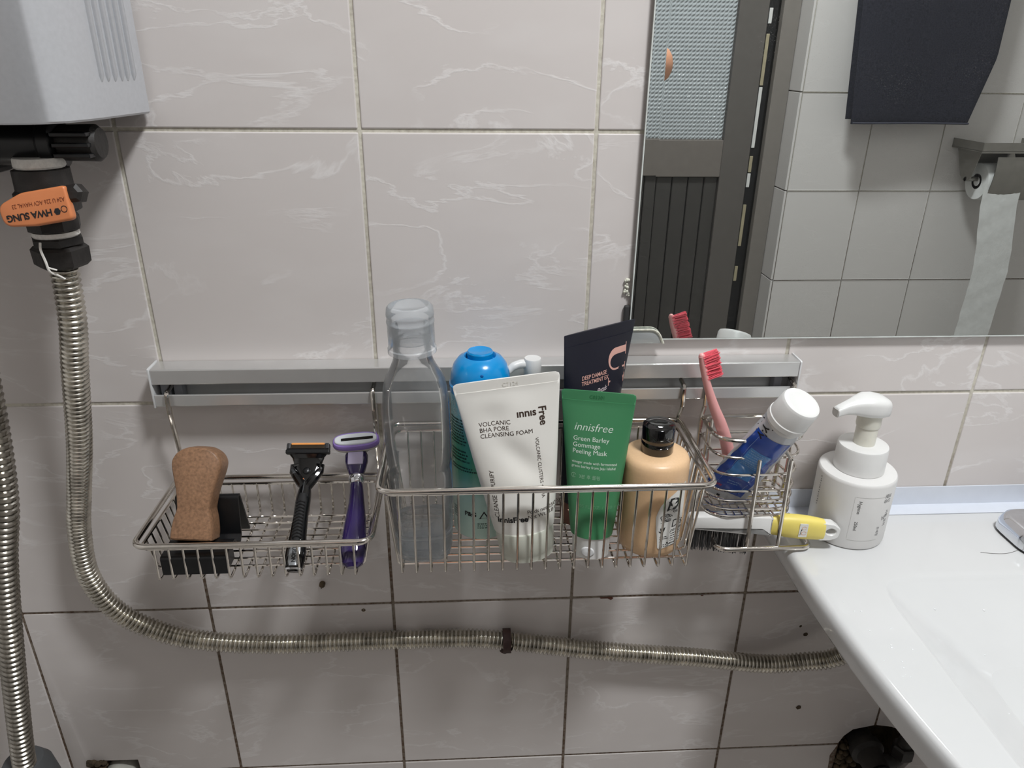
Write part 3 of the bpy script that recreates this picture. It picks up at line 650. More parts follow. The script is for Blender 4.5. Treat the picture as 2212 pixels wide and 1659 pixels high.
def basket(name, label, x0, x1, y0, y1, zr, zb, ny, nx, inset_x, inset_f, hooks, rr=0.0026):
    b = thing(name, label, 'basket', ((x0+x1)/2, (y0+y1)/2, zb))
    sweep(rect_path(x0, x1, y0, y1, zr, 0.012, 0.012), rr, 12, True).make('rim', M_steel, b)
    sweep(rect_path(x0+0.004, x1-0.004, y0+0.004, y1-0.004, zr-0.0052, 0.010, 0.010), 0.0016, 8, True).make('under_rim', M_steel, b)
    for i in range(ny):
        s = (i+0.5)/ny; xt = x0+0.010+(x1-x0-0.020)*s; xb_ = xt
        sweep(u_wire('y', xb_, zr-0.0045, zb, y1-0.0045, y0+0.0035, y1-0.006, y0+inset_f), 0.0011, 7).make('wire', M_steel, b)
    for i in range(nx):
        s = (i+0.5)/nx; yt = y0+0.012+(y1-y0-0.024)*s
        sweep(u_wire('x', yt, zr-0.0045, zb+0.0019, x0+0.004, x1-0.004, x0+inset_x, x1-inset_x), 0.0011, 7).make('wire', M_steel, b)
    for x in hooks: sweep(hook_path(x, zr, y1), 0.0022, 10).make('hook', M_steel, b)
    return b
tray = basket('shallow_basket', 'shallow stainless wire basket holding the soap block and two razors', 0.2015, 0.4025, -0.1265, -0.0150, 0.9755, 0.9380, 15, 8, 0.010, 0.0015, (0.2105, 0.3985))
deep = basket('deep_basket', 'deep stainless wire basket full of bottles and tubes', 0.4120, 0.6955, -0.1370, -0.0150, 1.0315, 0.9440, 21, 9, 0.012, 0.005, (0.4125, 0.6935))

# toothbrush holder
hold = thing('toothbrush_holder', 'stainless wire cup holding a pink toothbrush and blue toothpaste', 'holder', (0.76, -0.04, 0.919))
hx0, hx1, hyf, hyb = 0.7175, 0.8035, -0.068, -0.0165
for k, (z, r) in enumerate(((1.0350, 0.0021), (1.0170, 0.0014), (0.9985, 0.0014), (0.9805, 0.0014), (0.9695, 0.0014), (0.9600, 0.0014), (0.9520, 0.0016))):
    sweep(fillet([(hx0, hyb, z), (hx0, hyf, z), (hx1, hyf, z), (hx1, hyb, z)], [0.010, 0.030, 0.030, 0.010], 9, True), r, 9, True).make('ring', M_steel, hold)
for x in (hx0+0.0005, hx1-0.0005): sweep([(x, -0.036, 1.0395), (x, -0.036, 0.951)], 0.0019, 9).make('side_rod', M_steel, hold)
for x in (0.7285, 0.7925): sweep([(x, hyb+0.002, 1.037), (x, hyb+0.002, 0.951)], 0.0017, 8).make('back_rod', M_steel, hold)
for x in (0.7155, 0.8010): sweep(fillet([(x, -0.0105, 1.0775), (x, -0.0125, 1.0735), (x, -0.0255, 1.0715), (x, -0.0262, 1.052), (x, -0.020, 1.037), (x, -0.0185, 0.955)], [0, .003, .004, .006, .01, 0], 5), 0.0022, 10).make('hook', M_steel, hold)
for i in range(9):
    x = hx0+0.012+i*(hx1-hx0-0.024)/8; d = 0.0 if 0 < i < 8 else 0.012
    sweep([(x, hyb-0.0005, 0.9515), (x, hyf+0.001+d, 0.9515)], 0.0010, 7).make('tray_wire', M_steel, hold)
for y in (-0.030, -0.044, -0.057): sweep([(hx0+(0.0 if y > -0.05 else 0.008), y, 0.9500), (hx1-(0.0 if y > -0.05 else 0.008), y, 0.9500)], 0.0010, 7).make('tray_wire', M_steel, hold)
sweep(fillet([(0.8215, -0.020, 0.9195), (0.8215, -0.0765, 0.9195), (0.7285, -0.0765, 0.9195), (0.7285, -0.020, 0.9195)], [0, 0.010, 0.012, 0], 7), 0.0026, 12).make('comb_rest', M_steel, hold)
sweep(fillet([(0.7575, -0.0755, 0.9190), (0.7570, -0.0745, 1.0195), (0.7575, -0.0650, 1.0235), (0.7835, -0.0650, 1.0235), (0.7870, -0.0745, 1.0185), (0.7885, -0.0755, 0.9190)], [0, 0.003, 0.003, 0.004, 0.003, 0], 5), 0.0020, 10).make('front_loop', M_steel, hold)

# ------------------------------------------------------------------ things in the shallow basket
# folded black stand
stand = thing('black_stand', 'folded matt black plastic stand in the shallow basket', 'stand', (0.249, -0.09, 0.9475))
prof = fillet([(0, -0.1235, 0.9485), (0, -0.1235, 0.9655), (0, -0.098, 0.9655), (0, -0.0935, 0.9545), (0, -0.0855, 0.9535), (0, -0.0800, 0.9590), (0, -0.0735, 0.9945), (0, -0.0690, 0.9945), (0, -0.0560, 0.9480)],
              [0, 0.002, 0.003, 0.003, 0.004, 0.004, 0.0025, 0.0025, 0], 5)
th = 0.0011; P2 = [Vector((p.y, p.z)) for p in prof]; up_ = []; dn_ = []
for i, p in enumerate(P2):
    d_ = (P2[min(i+1, len(P2)-1)]-P2[max(i-1, 0)]).normalized(); nrm = Vector((-d_.y, d_.x)); up_.append(p+nrm*th); dn_.append(p-nrm*th)
loft([[(x, q.x, q.y) for q in up_+dn_[::-1]] for x in (0.2215, 0.2775)]).make('folded_sheet', mat('matt_black', (15, 16, 18), 0.38, noise=0.2, nscale=120), stand)
box(0.2225, 0.2765, -0.1215, -0.1020, 0.9480, 0.9640, 0.0015).make('foot_block', M_black, stand)

# brown speckled block, waisted like a bowling pin
M_block = mat('brown_speckle', (142, 108, 82), 0.42, noise=0.28, nscale=420, spec=0.4)
block = thing('soap_block', 'brown speckled waisted soap block leaning on the black stand', 'soap', (0.241, -0.095, 0.968))
Mb = frame_m((0.2440, -0.1005, 0.9668), (0.2495, -0.0660, 1.0370), 0.0) @ Matrix.Diagonal((1, 1, 0.92, 1))
half_r = [(0.0000, 0.000), (0.0165, 0.000), (0.0182, 0.004), (0.0180, 0.010), (0.0166, 0.020), (0.0144, 0.029), (0.0145, 0.034), (0.0160, 0.046), (0.0192, 0.060), (0.0212, 0.070), (0.0208, 0.077), (0.0165, 0.084), (0.0085, 0.0885), (0.0, 0.0893)]
outl = [(p.x, p.z) for p in curve([(x, 0, z) for x, z in half_r], 4)]
outl = outl[1:-1] + [(-x, z) for x, z in outl[::-1][1:-1]]
cen = Vector((0, 0.045)); rings = []
for y, s in ((-0.0125, 0.90), (-0.0118, 0.955), (-0.0095, 0.99), (-0.006, 1.0), (0.006, 1.0), (0.0095, 0.99), (0.0118, 0.955), (0.0125, 0.90)):
    off = (1-s)*0.020
    ring = []
    for k, (x, z) in enumerate(outl):
        a, b_ = Vector(outl[k-1]), Vector(outl[(k+1) % len(outl)]); d_ = (b_-a).normalized(); n_ = Vector((d_.y, -d_.x))
        q = Vector((x, z)) - n_*off*1.0
        ring.append((q.x, y, q.y))
    rings.append(ring)
loft(rings).xf(Mb).make('block', M_block, block, angle=60)

for t_, dz in ((stand, -0.0045), (block, -0.003)):
    for ch in t_.children:
        for v_ in ch.data.vertices: v_.co.z += dz
# black razor
raz = thing('razor', 'black cartridge razor with an orange strip leaning in the shallow basket', 'razor', (0.33, -0.1, 0.947))
Mz = frame_m((0.3330, -0.1230, 0.9425), (0.3335, -0.0300, 1.0130), 0.03)
def rod(M, st, n=20, ex=2.6):
    return loft([[(xo+a*math.copysign(abs(math.cos(t_))**(2/ex), math.cos(t_)), yo+b_*math.copysign(abs(math.sin(t_))**(2/ex), math.sin(t_)), z) for t_ in np.linspace(0, 2*PI, n, endpoint=False)] for z, a, b_, xo, yo in st]).xf(M)
rod(Mz, [(0.000, 0.0045, 0.0035, -.0005, 0), (0.002, 0.0075, 0.0055, -.0005, 0), (0.009, 0.0090, 0.0068, -.0005, 0), (0.018, 0.0090, 0.0066, -.0003, 0), (0.032, 0.0075, 0.0060, 0, 0), (0.050, 0.0066, 0.0058, 0.0006, 0), (0.066, 0.0068, 0.0058, 0.0012, 0), (0.073, 0.0062, 0.0050, 0.0016, 0), (0.079, 0.0052, 0.0044, 0.0018, 0), (0.083, 0.0060, 0.0040, 0.0018, 0.0)]).make('handle', M_blackgloss, raz)
rod(Mz, [(0.026, 0.0040, 0.0052, 0, -0.0018), (0.030, 0.0055, 0.0058, 0, -0.0018), (0.055, 0.0050, 0.0056, 0.0008, -0.0018), (0.064, 0.0052, 0.0056, 0.0012, -0.0018), (0.071, 0.0036, 0.0050, 0.0014, -0.0018)]).make('rubber_grip', mat('black_rubber', (22, 22, 23), 0.75), raz)
for k in range(12):
    z = 0.030+k*0.0030
    sweep([Mz @ Vector((0.0004+x, -0.0074-(0.0006 if abs(x) < .002 else 0), z-abs(x)*0.35)) for x in (-.0044, -.0022, 0, .0022, .0044)], 0.0005, 5).make('grip_ridge', M_black, raz)
rod(Mz, [(0.004, 0.0035, 0.0010, -.0005, -0.0066), (0.008, 0.0046, 0.0012, -.0005, -0.0068), (0.018, 0.0046, 0.0012, -.0003, -0.0067), (0.023, 0.0030, 0.0008, 0, -0.0060)]).make('badge', mat('badge_silver', (176, 180, 184), 0.3, 0.8), raz)
rod(Mz, [(0.0008, 0.0078, 0.0050, -.0005, -0.0022), (0.0022, 0.0080, 0.0052, -.0005, -0.0022)]).make('silver_band', M_chrome, raz)
letters('FUSION', 0.0046, lambda x, y: Mz @ Vector((-0.0019+y, -0.00805, 0.0225-x)), M_inkblack, raz, thick=0.0002)
# forked neck and pivot
for s in (-1, 1):
    sweep([Mz @ Vector(p) for p in ((0.0018+s*0.001, 0, 0.078), (0.0018+s*0.0065, -0.0008, 0.086), (0.0018+s*0.0125, -0.0012, 0.0945), (0.0018+s*0.0135, -0.0005, 0.0995), (0.0018+s*0.0080, 0, 0.1015))], [0.0042, 0.0044, 0.0036, 0.0028, 0.0016], 10).make('fork_arm', M_blackgloss, raz)
rod(Mz, [(0.080, 0.0030, 0.0020, 0.0018, 0.001), (0.088, 0.0080, 0.0025, 0.0018, 0.001), (0.098, 0.0120, 0.0028, 0.0018, 0.001), (0.104, 0.0135, 0.0030, 0.0018, 0.001), (0.108, 0.0150, 0.0030, 0.0018, 0.000)]).make('pivot_plate', M_blackgloss, raz)
ball((0, 0, 0), 0.0036, 14, sy=0.45).xf(Mz @ Matrix.Translation((0.0016, -0.0016, 0.0945))).make('pivot_button', M_black, raz)
box(-0.0021, -0.0005, -0.0028, -0.0018, 0.0858, 0.0868).xf(Mz @ Matrix.Translation((0.0008, 0, 0))).make('orange_mark', M_orange, raz)
Mc = Mz @ Matrix.Translation((0.0018, -0.001, 0.1085)) @ Matrix.Rotation(math.radians(12), 4, 'X')
rod(Mc, [(-0.001, 0.0145, 0.0030, 0, 0), (0.003, 0.0180, 0.0036, 0, -.0006), (0.0045, 0.0192, 0.0036, 0, -.001)]).make('cartridge_base', M_blackgloss, raz)
box(-0.0205, 0.0205, -0.0055, 0.0015, 0.0025, 0.0070, 0.0012).xf(Mc).make('cartridge_guard', M_black, raz)
box(-0.0200, 0.0200, -0.0040, 0.0030, 0.0065, 0.0125, 0.0008).xf(Mc).make('cartridge', M_black, raz)
box(-0.0155, 0.0155, -0.0047, -0.0038, 0.0078, 0.0108, 0.0002).xf(Mc).make('blades', mat('blade_steel', (96, 86, 74), 0.25, 1.0), raz)
box(-0.0155, 0.0155, -0.0046, 0.0020, 0.0112, 0.0132, 0.0006).xf(Mc).make('lubricating_strip', mat('orange_strip', (240, 160, 84), 0.5), raz)
for s in (-1, 1): box(s*0.0178-0.0016, s*0.0178+0.0016, -0.0048, 0.0020, 0.0075, 0.0130, 0.0006).xf(Mc).make('end_clip', mat('clip_grey', (86, 86, 88), 0.3, 0.8), raz)

# purple razor
pz = thing('razor', 'deep purple razor with a lilac oval head beside the black razor', 'razor', (0.38, -0.1, 0.947))
M_purple = mat('purple_translucent', (46, 32, 84), 0.10, noise=0.15, nscale=40, coat=0.7)
M_lilac = mat('lilac', (150, 124, 196), 0.35)
Mp = frame_m((0.3840, -0.1225, 0.9450), (0.3795, -0.0250, 1.0125), 0.0)
rod(Mp, [(0.000, 0.0050, 0.0040, 0, 0), (0.003, 0.0090, 0.0070, 0, 0), (0.014, 0.0115, 0.0085, 0, 0), (0.030, 0.0108, 0.0082, 0.0004, 0), (0.046, 0.0093, 0.0075, 0.0012, 0), (0.060, 0.0074, 0.0066, 0.0016, 0), (0.072, 0.0064, 0.0060, 0.0014, 0), (0.078, 0.0062, 0.0060, 0.001, 0), (0.080, 0.0056, 0.0054, 0.001, 0)], ex=2.2).make('handle', M_purple, pz)
ball((0, 0, 0), 0.0078, 20, sy=0.8).xf(Mp @ Matrix.Translation((0.0010, 0, 0.0850))).make('chrome_ball', M_chrome, pz)
rod(Mp, [(0.089, 0.0066, 0.0050, 0.0006, 0), (0.096, 0.0092, 0.0060, 0.0004, 0), (0.102, 0.0108, 0.0060, 0.0002, 0), (0.109, 0.0110, 0.0055, 0, 0), (0.112, 0.0098, 0.0045, 0, 0)], ex=2.6).make('neck', M_purple, pz)
box(-0.0072, 0.0072, -0.0068, -0.0050, 0.0975, 0.1105, 0.0008).xf(Mp).make('release_tab', mat('pale_lilac', (196, 186, 214), 0.35), pz)
rod(Mp, [(0.112, 0.0090, 0.0040, 0, 0), (0.1155, 0.0130, 0.0045, 0, -.001), (0.117, 0.0150, 0.0045, 0, -.001)], ex=3).make('head_neck', M_white, pz)
Mh = Mp @ Matrix.Translation((0.0006, -0.002, 0.119)) @ Matrix.Rotation(math.radians(-3), 4, 'Y') @ Matrix.Rotation(math.radians(80), 4, 'X')
def oval(a, b_, z, yo=0.0): return [(a*math.copysign(abs(math.cos(t_))**0.72, math.cos(t_)), yo+b_*math.copysign(abs(math.sin(t_))**0.72, math.sin(t_)), z) for t_ in np.linspace(0, 2*PI, 40, endpoint=False)]
loft([oval(0.0180, 0.0070, -0.001), oval(0.0208, 0.0085, 0.001), oval(0.0216, 0.0090, 0.0035), oval(0.0214, 0.0088, 0.0040)]).xf(Mh).make('head_rim', mat('ivory', (222, 218, 208), 0.4), pz)
loft([oval(0.0214, 0.0088, 0.0040), oval(0.0222, 0.0095, 0.0055), oval(0.0220, 0.0094, 0.0085), oval(0.0210, 0.0085, 0.0100)]).xf(Mh).make('lubricating_bar', M_lilac, pz)
loft([oval(0.0200, 0.0066, 0.0098), oval(0.0198, 0.0064, 0.0112), oval(0.0190, 0.0058, 0.0118)]).xf(Mh).make('head_face', mat('pale_mint', (228, 231, 233), 0.35), pz)
box(-0.0135, 0.0165, -0.0022, 0.0008, 0.0114, 0.0122).xf(Mh).make('blades', mat('blade_dark', (42, 40, 38), 0.3, 0.6), pz)

# ------------------------------------------------------------------ things in the deep basket
ZB = 0.9472
# clear bottle with frosted cap, a little water in it
bt = thing('water_bottle', 'clear square-shouldered bottle with frosted cap and a little water', 'bottle', (0.4395, -0.099, ZB))
Mbt = Matrix.Translation((0.4468, -0.0985, ZB)) @ Matrix.Rotation(math.radians(-1.0), 4, 'Y')
body = [(0.017, 0.0012), (0.0200, 0.0), (0.0240, 0.004), (0.0252, 0.010), (0.0262, 0.030), (0.0268, 0.060), (0.0268, 0.085), (0.0255, 0.089), (0.0255, 0.092), (0.0270, 0.097), (0.0272, 0.120), (0.0270, 0.148), (0.0266, 0.157), (0.0254, 0.165), (0.0228, 0.1725), (0.0190, 0.1795), (0.0166, 0.185), (0.0156, 0.189), (0.0152, 0.199), (0.0128, 0.2045)]
def bottle_shell(prof, th):
    o_ = [(r, z) for r, z in prof]; i_ = [(max(r-th, .001), z+(th*1.6 if k < 2 else 0)) for k, (r, z) in enumerate(prof)]
    rings = []
    for r, z in o_+i_[::-1]:
        s_ = min(1.0, max(0.0, (0.178-z)/0.03)); ex = 2.0+1.3*s_
        rings.append([(r*math.copysign(abs(math.cos(t_))**(2/ex), math.cos(t_)), r*math.copysign(abs(math.sin(t_))**(2/ex), math.sin(t_)), z) for t_ in np.linspace(0, 2*PI, 56, endpoint=False)+0.0])
    return loft(rings, False, False)
g = bottle_shell(body, 0.0011); n = 56; m_ = len(g.v)//n
g.f.append(tuple(range(n-1, -1, -1))); g.f.append(tuple(range((m_-1)*n, m_*n)))
M_pet = clear_mat('clear_pet', (255, 255, 255), 0.035, 0.03)
g.xf(Mbt).make('body', M_pet, bt, angle=50)
lathe([(0.0235, 0.0025), (0.0248, 0.010), (0.0256, 0.026), (0.0256, 0.0295)], 48, Mbt, ex=3.3).make('water', water_mat(), bt, angle=50)
M_frost = clear_mat('frosted_cap', (246, 248, 250), 0.28, 0.2)
lathe([(0.0190, 0.1925), (0.0197, 0.1930), (0.0196, 0.1965), (0.0188, 0.1975), (0.0187, 0.2170), (0.0191, 0.2178), (0.0191, 0.2195), (0.0187, 0.2202), (0.0187, 0.2232), (0.0191, 0.2238), (0.0191, 0.2252), (0.0184, 0.2300), (0.0170, 0.2318), (0.0150, 0.2324), (0.0135, 0.2314), (0.0, 0.2314)], 44, Mbt, False, False).make('cap', M_frost, bt)
lathe([(0.0118, 0.2010), (0.0150, 0.2015), (0.0153, 0.2060), (0.0149, 0.2070), (0.0152, 0.2110), (0.0149, 0.2120), (0.0151, 0.2160), (0.0120, 0.2165)], 40, Mbt, False, False).make('thread', clear_mat('cap_thread', (240, 240, 240), 0.25, 0.15), bt)
# blue print on its right flank
M_blueprint = clear_mat('blue_print_film', (170, 205, 245), 0.40, 0.1, (120, 170, 230))
def flank(y, z): 
    r = float(np.interp(z, [q[1] for q in body], [q[0] for q in body]))+0.0003
    return Mbt @ Vector((r, y, z))
g = Geo(); V = []; F = []
zs_ = np.linspace(0.052, 0.150, 16)
for z in zs_:
    for y in np.linspace(-0.011, 0.012, 6): V.append(flank(y, z))
for j in range(15):
    for i in range(5): a = j*6+i; F.append((a, a+1, a+7, a+6))
g.add(V, F).make('print_film', M_blueprint, bt)
M_blue = mat('blue_ink', (42, 92, 176), 0.45)
for k, (ch, z) in enumerate((('>', 0.140), ('|', 0.129), ('o', 0.118), ('A', 0.102), ('o', 0.088))):
    letters(ch, 0.016, lambda x, y, z=z: (lambda q: q+Mbt.to_3x3() @ Vector((0.0003, 0, 0)))(flank(-0.007+x, z+y)), M_blue, bt)

# shaving foam can
can = thing('foam_can', 'green aerosol foam can with a bright blue domed cap', 'can', (0.4985, -0.0665, ZB))
Mk = Matrix.Translation((0.4985, -0.0640, ZB))
M_can = mat('can_print', (120, 170, 150), 0.25, noise=0.02, coat=0.3)
ramp_z(M_can, [(0.0, (196, 226, 214)), (0.30, (186, 220, 212)), (0.42, (122, 184, 162)), (0.52, (70, 160, 122)), (0.68, (84, 164, 136)), (0.82, (136, 186, 186)), (1.0, (110, 176, 200))], ZB, ZB+0.148)
lathe([(0.020, 0.0), (0.0255, 0.0012), (0.0265, 0.003), (0.0265, 0.140), (0.0255, 0.145), (0.023, 0.148)], 44, Mk).make('body', M_can, can)
M_bluecap = mat('blue_cap', (0, 138, 205), 0.22, noise=0.02, coat=0.3)
lathe([(0.0265, 0.1435), (0.0272, 0.144), (0.0274, 0.150), (0.0262, 0.1512), (0.0262, 0.153), (0.0255, 0.160), (0.0232, 0.167), (0.0190, 0.1725), (0.0140, 0.1750), (0.0128, 0.1735), (0.0118, 0.1715), (0, 0.1712)], 44, Mk).make('cap', M_bluecap, can)
lathe([(0.0110, 0.1705), (0.0114, 0.1775), (0.0105, 0.1788), (0.0085, 0.1780), (0, 0.1770)], 30, Mk @ Matrix.Translation((0, 0.001, 0))).make('button', M_bluecap, can)
ball((0, 0, 0), 0.0017, 10, sy=0.5).xf(Mk @ Matrix.Translation((0.001, -0.0235, 0.1645))).make('nozzle', mat('blue_dark', (0, 84, 150), 0.3), can)
def cyl_fn(M, r, z0, th0=0.0): return lambda x, y: M @ Vector((r*math.sin(th0+x/r), -r*math.cos(th0+x/r), z0+y))
# tiny text blocks on the can: rows of short print strokes
def printrows(M, r, th0, z_top, nrow, pitch, wid, hgt, m, parent, fn=None):
    P = []
    for k in range(nrow):
        x = 0.0; W = wid*random.uniform(0.8, 1.0)
        while x < W:
            l = random.uniform(0.0007, 0.0022); P.append([(x, -k*pitch), (x+l, -k*pitch), (x+l, -k*pitch+hgt*random.uniform(.75, 1)), (x, -k*pitch+hgt*random.uniform(.75, 1))]); x += l+random.uniform(0.0003, 0.0009)
    flatprint(P, fn or cyl_fn(M, r, z_top, th0), m, parent, 'print_lines')
M_darkgreen = mat('dark_green_ink', (22, 62, 52), 0.5)
printrows(Mk, 0.02665, -1.32, 0.121, 9, 0.0029, 0.021, 0.0017, M_darkgreen, can)
printrows(Mk, 0.02665, -1.28, 0.0905, 4, 0.0032, 0.024, 0.0018, M_darkgreen, can)
printrows(Mk, 0.02665, -1.25, 0.0745, 2, 0.0028, 0.030, 0.0016, M_darkgreen, can)
printrows(Mk, 0.02665, -0.15, 0.018, 3, 0.0022, 0.012, 0.0011, M_darkgreen, can)
letters('P&G', 0.0062, cyl_fn(Mk, 0.02665, 0.026, -0.62), M_inkblack, can, thick=0.0002)
tri = lambda s_: [(0.0055*s_*math.cos(a), 0.0055*s_*math.sin(a)) for a in (PI/2, PI/2+2*PI/3, PI/2+4*PI/3)]
T1, T0 = tri(1.0), tri(0.62)
flatprint([[T1[i], T1[(i+1) % 3], T0[(i+1) % 3], T0[i]] for i in range(3)], lambda x, y: cyl_fn(Mk, 0.02665, 0.0265, 0.08)(x, y), M_inkblack, can, 'recycling_mark')
printrows(Mk, 0.02665, -1.2, 0.030, 5, 0.0026, 0.006, 0.0012, M_darkgreen, can)
letters('쉐\n 쉐이빙', 0.0085, cyl_fn(Mk, 0.02665, 0.133, -1.22), mat('pale_ink', (190, 214, 212), 0.5), can, line=0.9)

# small clear pump bottle behind the white tube
pb_ = thing('pump_bottle', 'clear pump bottle with a small white nozzle behind the white tube', 'bottle', (0.5485, -0.034, ZB))
Mq = Matrix.Translation((0.5465, -0.0385, ZB))
lathe([(0.016, 0.0), (0.0195, 0.002), (0.0205, 0.006), (0.0205, 0.098), (0.0185, 0.107), (0.012, 0.113), (0.0095, 0.116), (0.0095, 0.124), (0.0085, 0.124), (0.0085, 0.116), (0.0175, 0.106), (0.0195, 0.098), (0.0195, 0.006), (0.0, 0.003)], 40, Mq, False, False).make('body', clear_mat('clear_bottle', (244, 246, 246), 0.06), pb_)
lathe([(0.0115, 0.117), (0.0118, 0.130), (0.0100, 0.132), (0.0045, 0.133), (0.0042, 0.146)], 28, Mq).make('collar', M_white, pb_)
lathe([(0.0074, 0.1435), (0.0080, 0.1445), (0.0080, 0.1600), (0.0074, 0.1612), (0.0, 0.1610)], 30, Mq).make('pump_head', M_white, pb_)
sweep([Mq @ Vector(p) for p in curve([(-0.005, 0.0, 0.1555), (-0.012, -0.002, 0.1560), (-0.018, -0.004, 0.1545), (-0.0225, -0.0055, 0.1510)], 5)], [0.0042]*6+[0.0039]*5+[0.0036]*5, 14).make('spout', M_white, pb_)
sweep([Mq @ Vector((0, 0, 0.122)), Mq @ Vector((0.001, 0, 0.01))], 0.002, 8).make('dip_tube', M_white, pb_)

# squeezed tubes
class Tube:
    def __init__(s, M, L, w0, w1, b0, crimp, dent=None): s.M, s.L, s.w0, s.w1, s.b0, s.c, s.dent = M, L, w0, w1, b0, crimp, dent
    def a(s, v): return s.w0+(s.w1-s.w0)*min(1, v**0.9)
    def b(s, v):
        e = 1-s.c/s.L
        return 0.0011 if v >= e else 0.0011+(s.b0-0.0011)*(1-(v/e)**1.25)
    def front(s, x, z, eps=0.00018):
        v = max(0, z/s.L); a, b_ = s.a(v), s.b(v); q = min(0.999, abs(x/a)); y = -b_*math.sqrt(1-q*q)
        if s.dent: y += s.dent(x, z)*min(1, b_/0.004)
        return s.M @ Vector((x, y-eps, z))
    def build(s, name, m, parent, n=60, rows_=46, corner=0.004):
        rings = []
        vs = [i/rows_*(1-s.c/s.L) for i in range(rows_)]+[1-s.c/s.L-0.0001, 1-s.c/s.L+0.0004, 1-s.c/s.L*0.5, 1-corner/s.L, 1-corner*0.35/s.L, 1.0]
        for v in vs:
            a, b_ = s.a(v), s.b(v); z = v*s.L
            if v > 1-corner/s.L: t_ = (v-(1-corner/s.L))/(corner/s.L); a -= corner*(1-math.sqrt(max(0, 1-t_*t_)))*0.9
            if abs(v-(1-s.c/s.L-0.0001)) < 1e-9: b_ = 0.0016
            ring = []
            for k in range(n):
                th_ = 2*PI*k/n; x = a*math.cos(th_); y = b_*math.sin(th_)
                if s.dent and y < 0: y += s.dent(x, z)*min(1, b_/0.004)*min(1.0, abs(math.sin(th_))*1.6)
                ring.append((x, y, z))
            rings.append(ring)
        return loft(rings).xf(s.M).make(name, m, parent, angle=50)

# white cleansing foam tube
wt = thing('cosmetic_tube', 'large white cleansing foam tube standing on its translucent cap', 'tube', (0.538, -0.108, ZB))
Bw, Tw = Vector((0.5395, -0.1085, ZB)), Vector((0.5190, -0.1035, 1.1175))
Mw = frame_m(Bw, Tw, math.radians(1)); Lw = (Tw-Bw).length
M_wt = mat('cream_white_tube', (232, 230, 224), 0.33, noise=0.015, nscale=20, spec=0.4)
def dent(x, z): 
    d_ = 0.0
    for cx, cz, sx_, sz_, A, rot in ((0.003, 0.070, 0.010, 0.030, 0.0034, 0.7), (-0.014, 0.108, 0.012, 0.012, 0.0022, 0.0), (0.012, 0.132, 0.012, 0.010, 0.0016, -0.3)):
        c_, s__ = math.cos(rot), math.sin(rot); X, Z = x-cx, z-cz; u_, v_ = X*c_+Z*s__, -X*s__+Z*c_
        d_ += A*math.exp(-(u_/sx_)**2-(v_/sz_)**2)
    return d_
tw = Tube(Mw @ Matrix.Translation((0, 0, 0.030)), Lw-0.030, 0.0270, 0.0448, 0.0190, 0.0085, dent)
tw.build('body', M_wt, wt, corner=0.004)
M_cap2 = mat('milky_cap', (206, 208, 196), 0.3, noise=0.02, sss=0.2)
lathe([(0.0215, 0.0), (0.0240, 0.0015), (0.0245, 0.0075), (0.0249, 0.0080), (0.0262, 0.0290), (0.0255, 0.0305), (0.022, 0.0310)], 48, Mw, sx=1.0, sy=0.80).make('cap', M_cap2, wt)
for k, zz in enumerate((Lw-0.030-0.0095, Lw-0.030-0.0085)):
    sweep([tw.front(x, zz, -0.0002) for x in np.linspace(-tw.a(zz/tw.L)*0.96, tw.a(zz/tw.L)*0.96, 24)], 0.00025, 5).make('crimp_line', mat('tube_shadow_line', (206, 203, 196), 0.4), wt)
Zt = tw.L
letters('VOLCANIC\nBHA PORE\nCLEANSING FOAM', 0.0053, lambda x, y: tw.front(x-0.0275, y+Zt-0.0395-x*0.0), M_ink, wt, line=0.95, spacing=1.0)
letters('ınnıs', 0.0092, lambda x, y: tw.front(x+0.0048, y+Zt-0.0345), M_ink, wt, thick=0.00022)
letters('Free', 0.0092, lambda x, y: tw.front(y+0.0255-0.0018, -x+Zt-0.0275), M_ink, wt, thick=0.00022)
letters('VOLCANIC CLUSTERS + BHA', 0.0043, lambda x, y: tw.front(y+0.0180, -x+Zt-0.0540), M_ink, wt)
letters('CLEANSE & PURIFY', 0.0054, lambda x, y: tw.front(-y*1.0-0.0205, x*1.0+Zt-0.1240), M_ink, wt)
letters('innisFree', 0.0072, lambda x, y: tw.front(x-0.0225, y+0.0135), M_inkblack, wt, thick=0.00025)
letters('Poids net 250 g\nNet Wt. 8.81 Oz', 0.0052, lambda x, y: tw.front(x+0.0035, y+0.0200), M_ink, wt, line=0.95, spacing=0.92)
letters('C7124', 0.005, lambda x, y: tw.front(x-0.004, y+Zt-0.0070, 0.0003), mat('emboss_cream', (222, 219, 210), 0.4), wt)

# navy treatment tube
nv = thing('cosmetic_tube', 'tall navy hair treatment tube with large pink letters', 'tube', (0.59, -0.05, ZB))
Bn, Tn = Vector((0.5945, -0.0560, ZB)), Vector((0.6062, -0.0468, 1.1405))
Mn = frame_m(Bn, Tn, math.radians(41)); Ln = (Tn-Bn).length
M_navy = mat('navy_tube', (21, 23, 37), 0.40, noise=0.12, nscale=35, spec=0.3)
tn = Tube(Mn @ Matrix.Translation((0, 0, 0.024)), Ln-0.024, 0.0235, 0.0498, 0.0185, 0.0110)
tn.build('body', M_navy, nv, corner=0.0008)
lathe([(0.0195, 0.0), (0.0215, 0.0015), (0.0225, 0.0235), (0.020, 0.0245)], 40, Mn, sy=0.85).make('cap', mat('bronze_cap', (128, 86, 70), 0.35, 0.3), nv)
sweep([tn.front(x, tn.L-0.0118, -0.0001) for x in np.linspace(-0.041, 0.041, 20)], 0.00035, 5).make('crimp_line', mat('navy_line', (14, 15, 24), 0.5), nv)
M_rose = mat('rose_print', (212, 164, 152), 0.45, noise=0.03)
Zn = tn.L
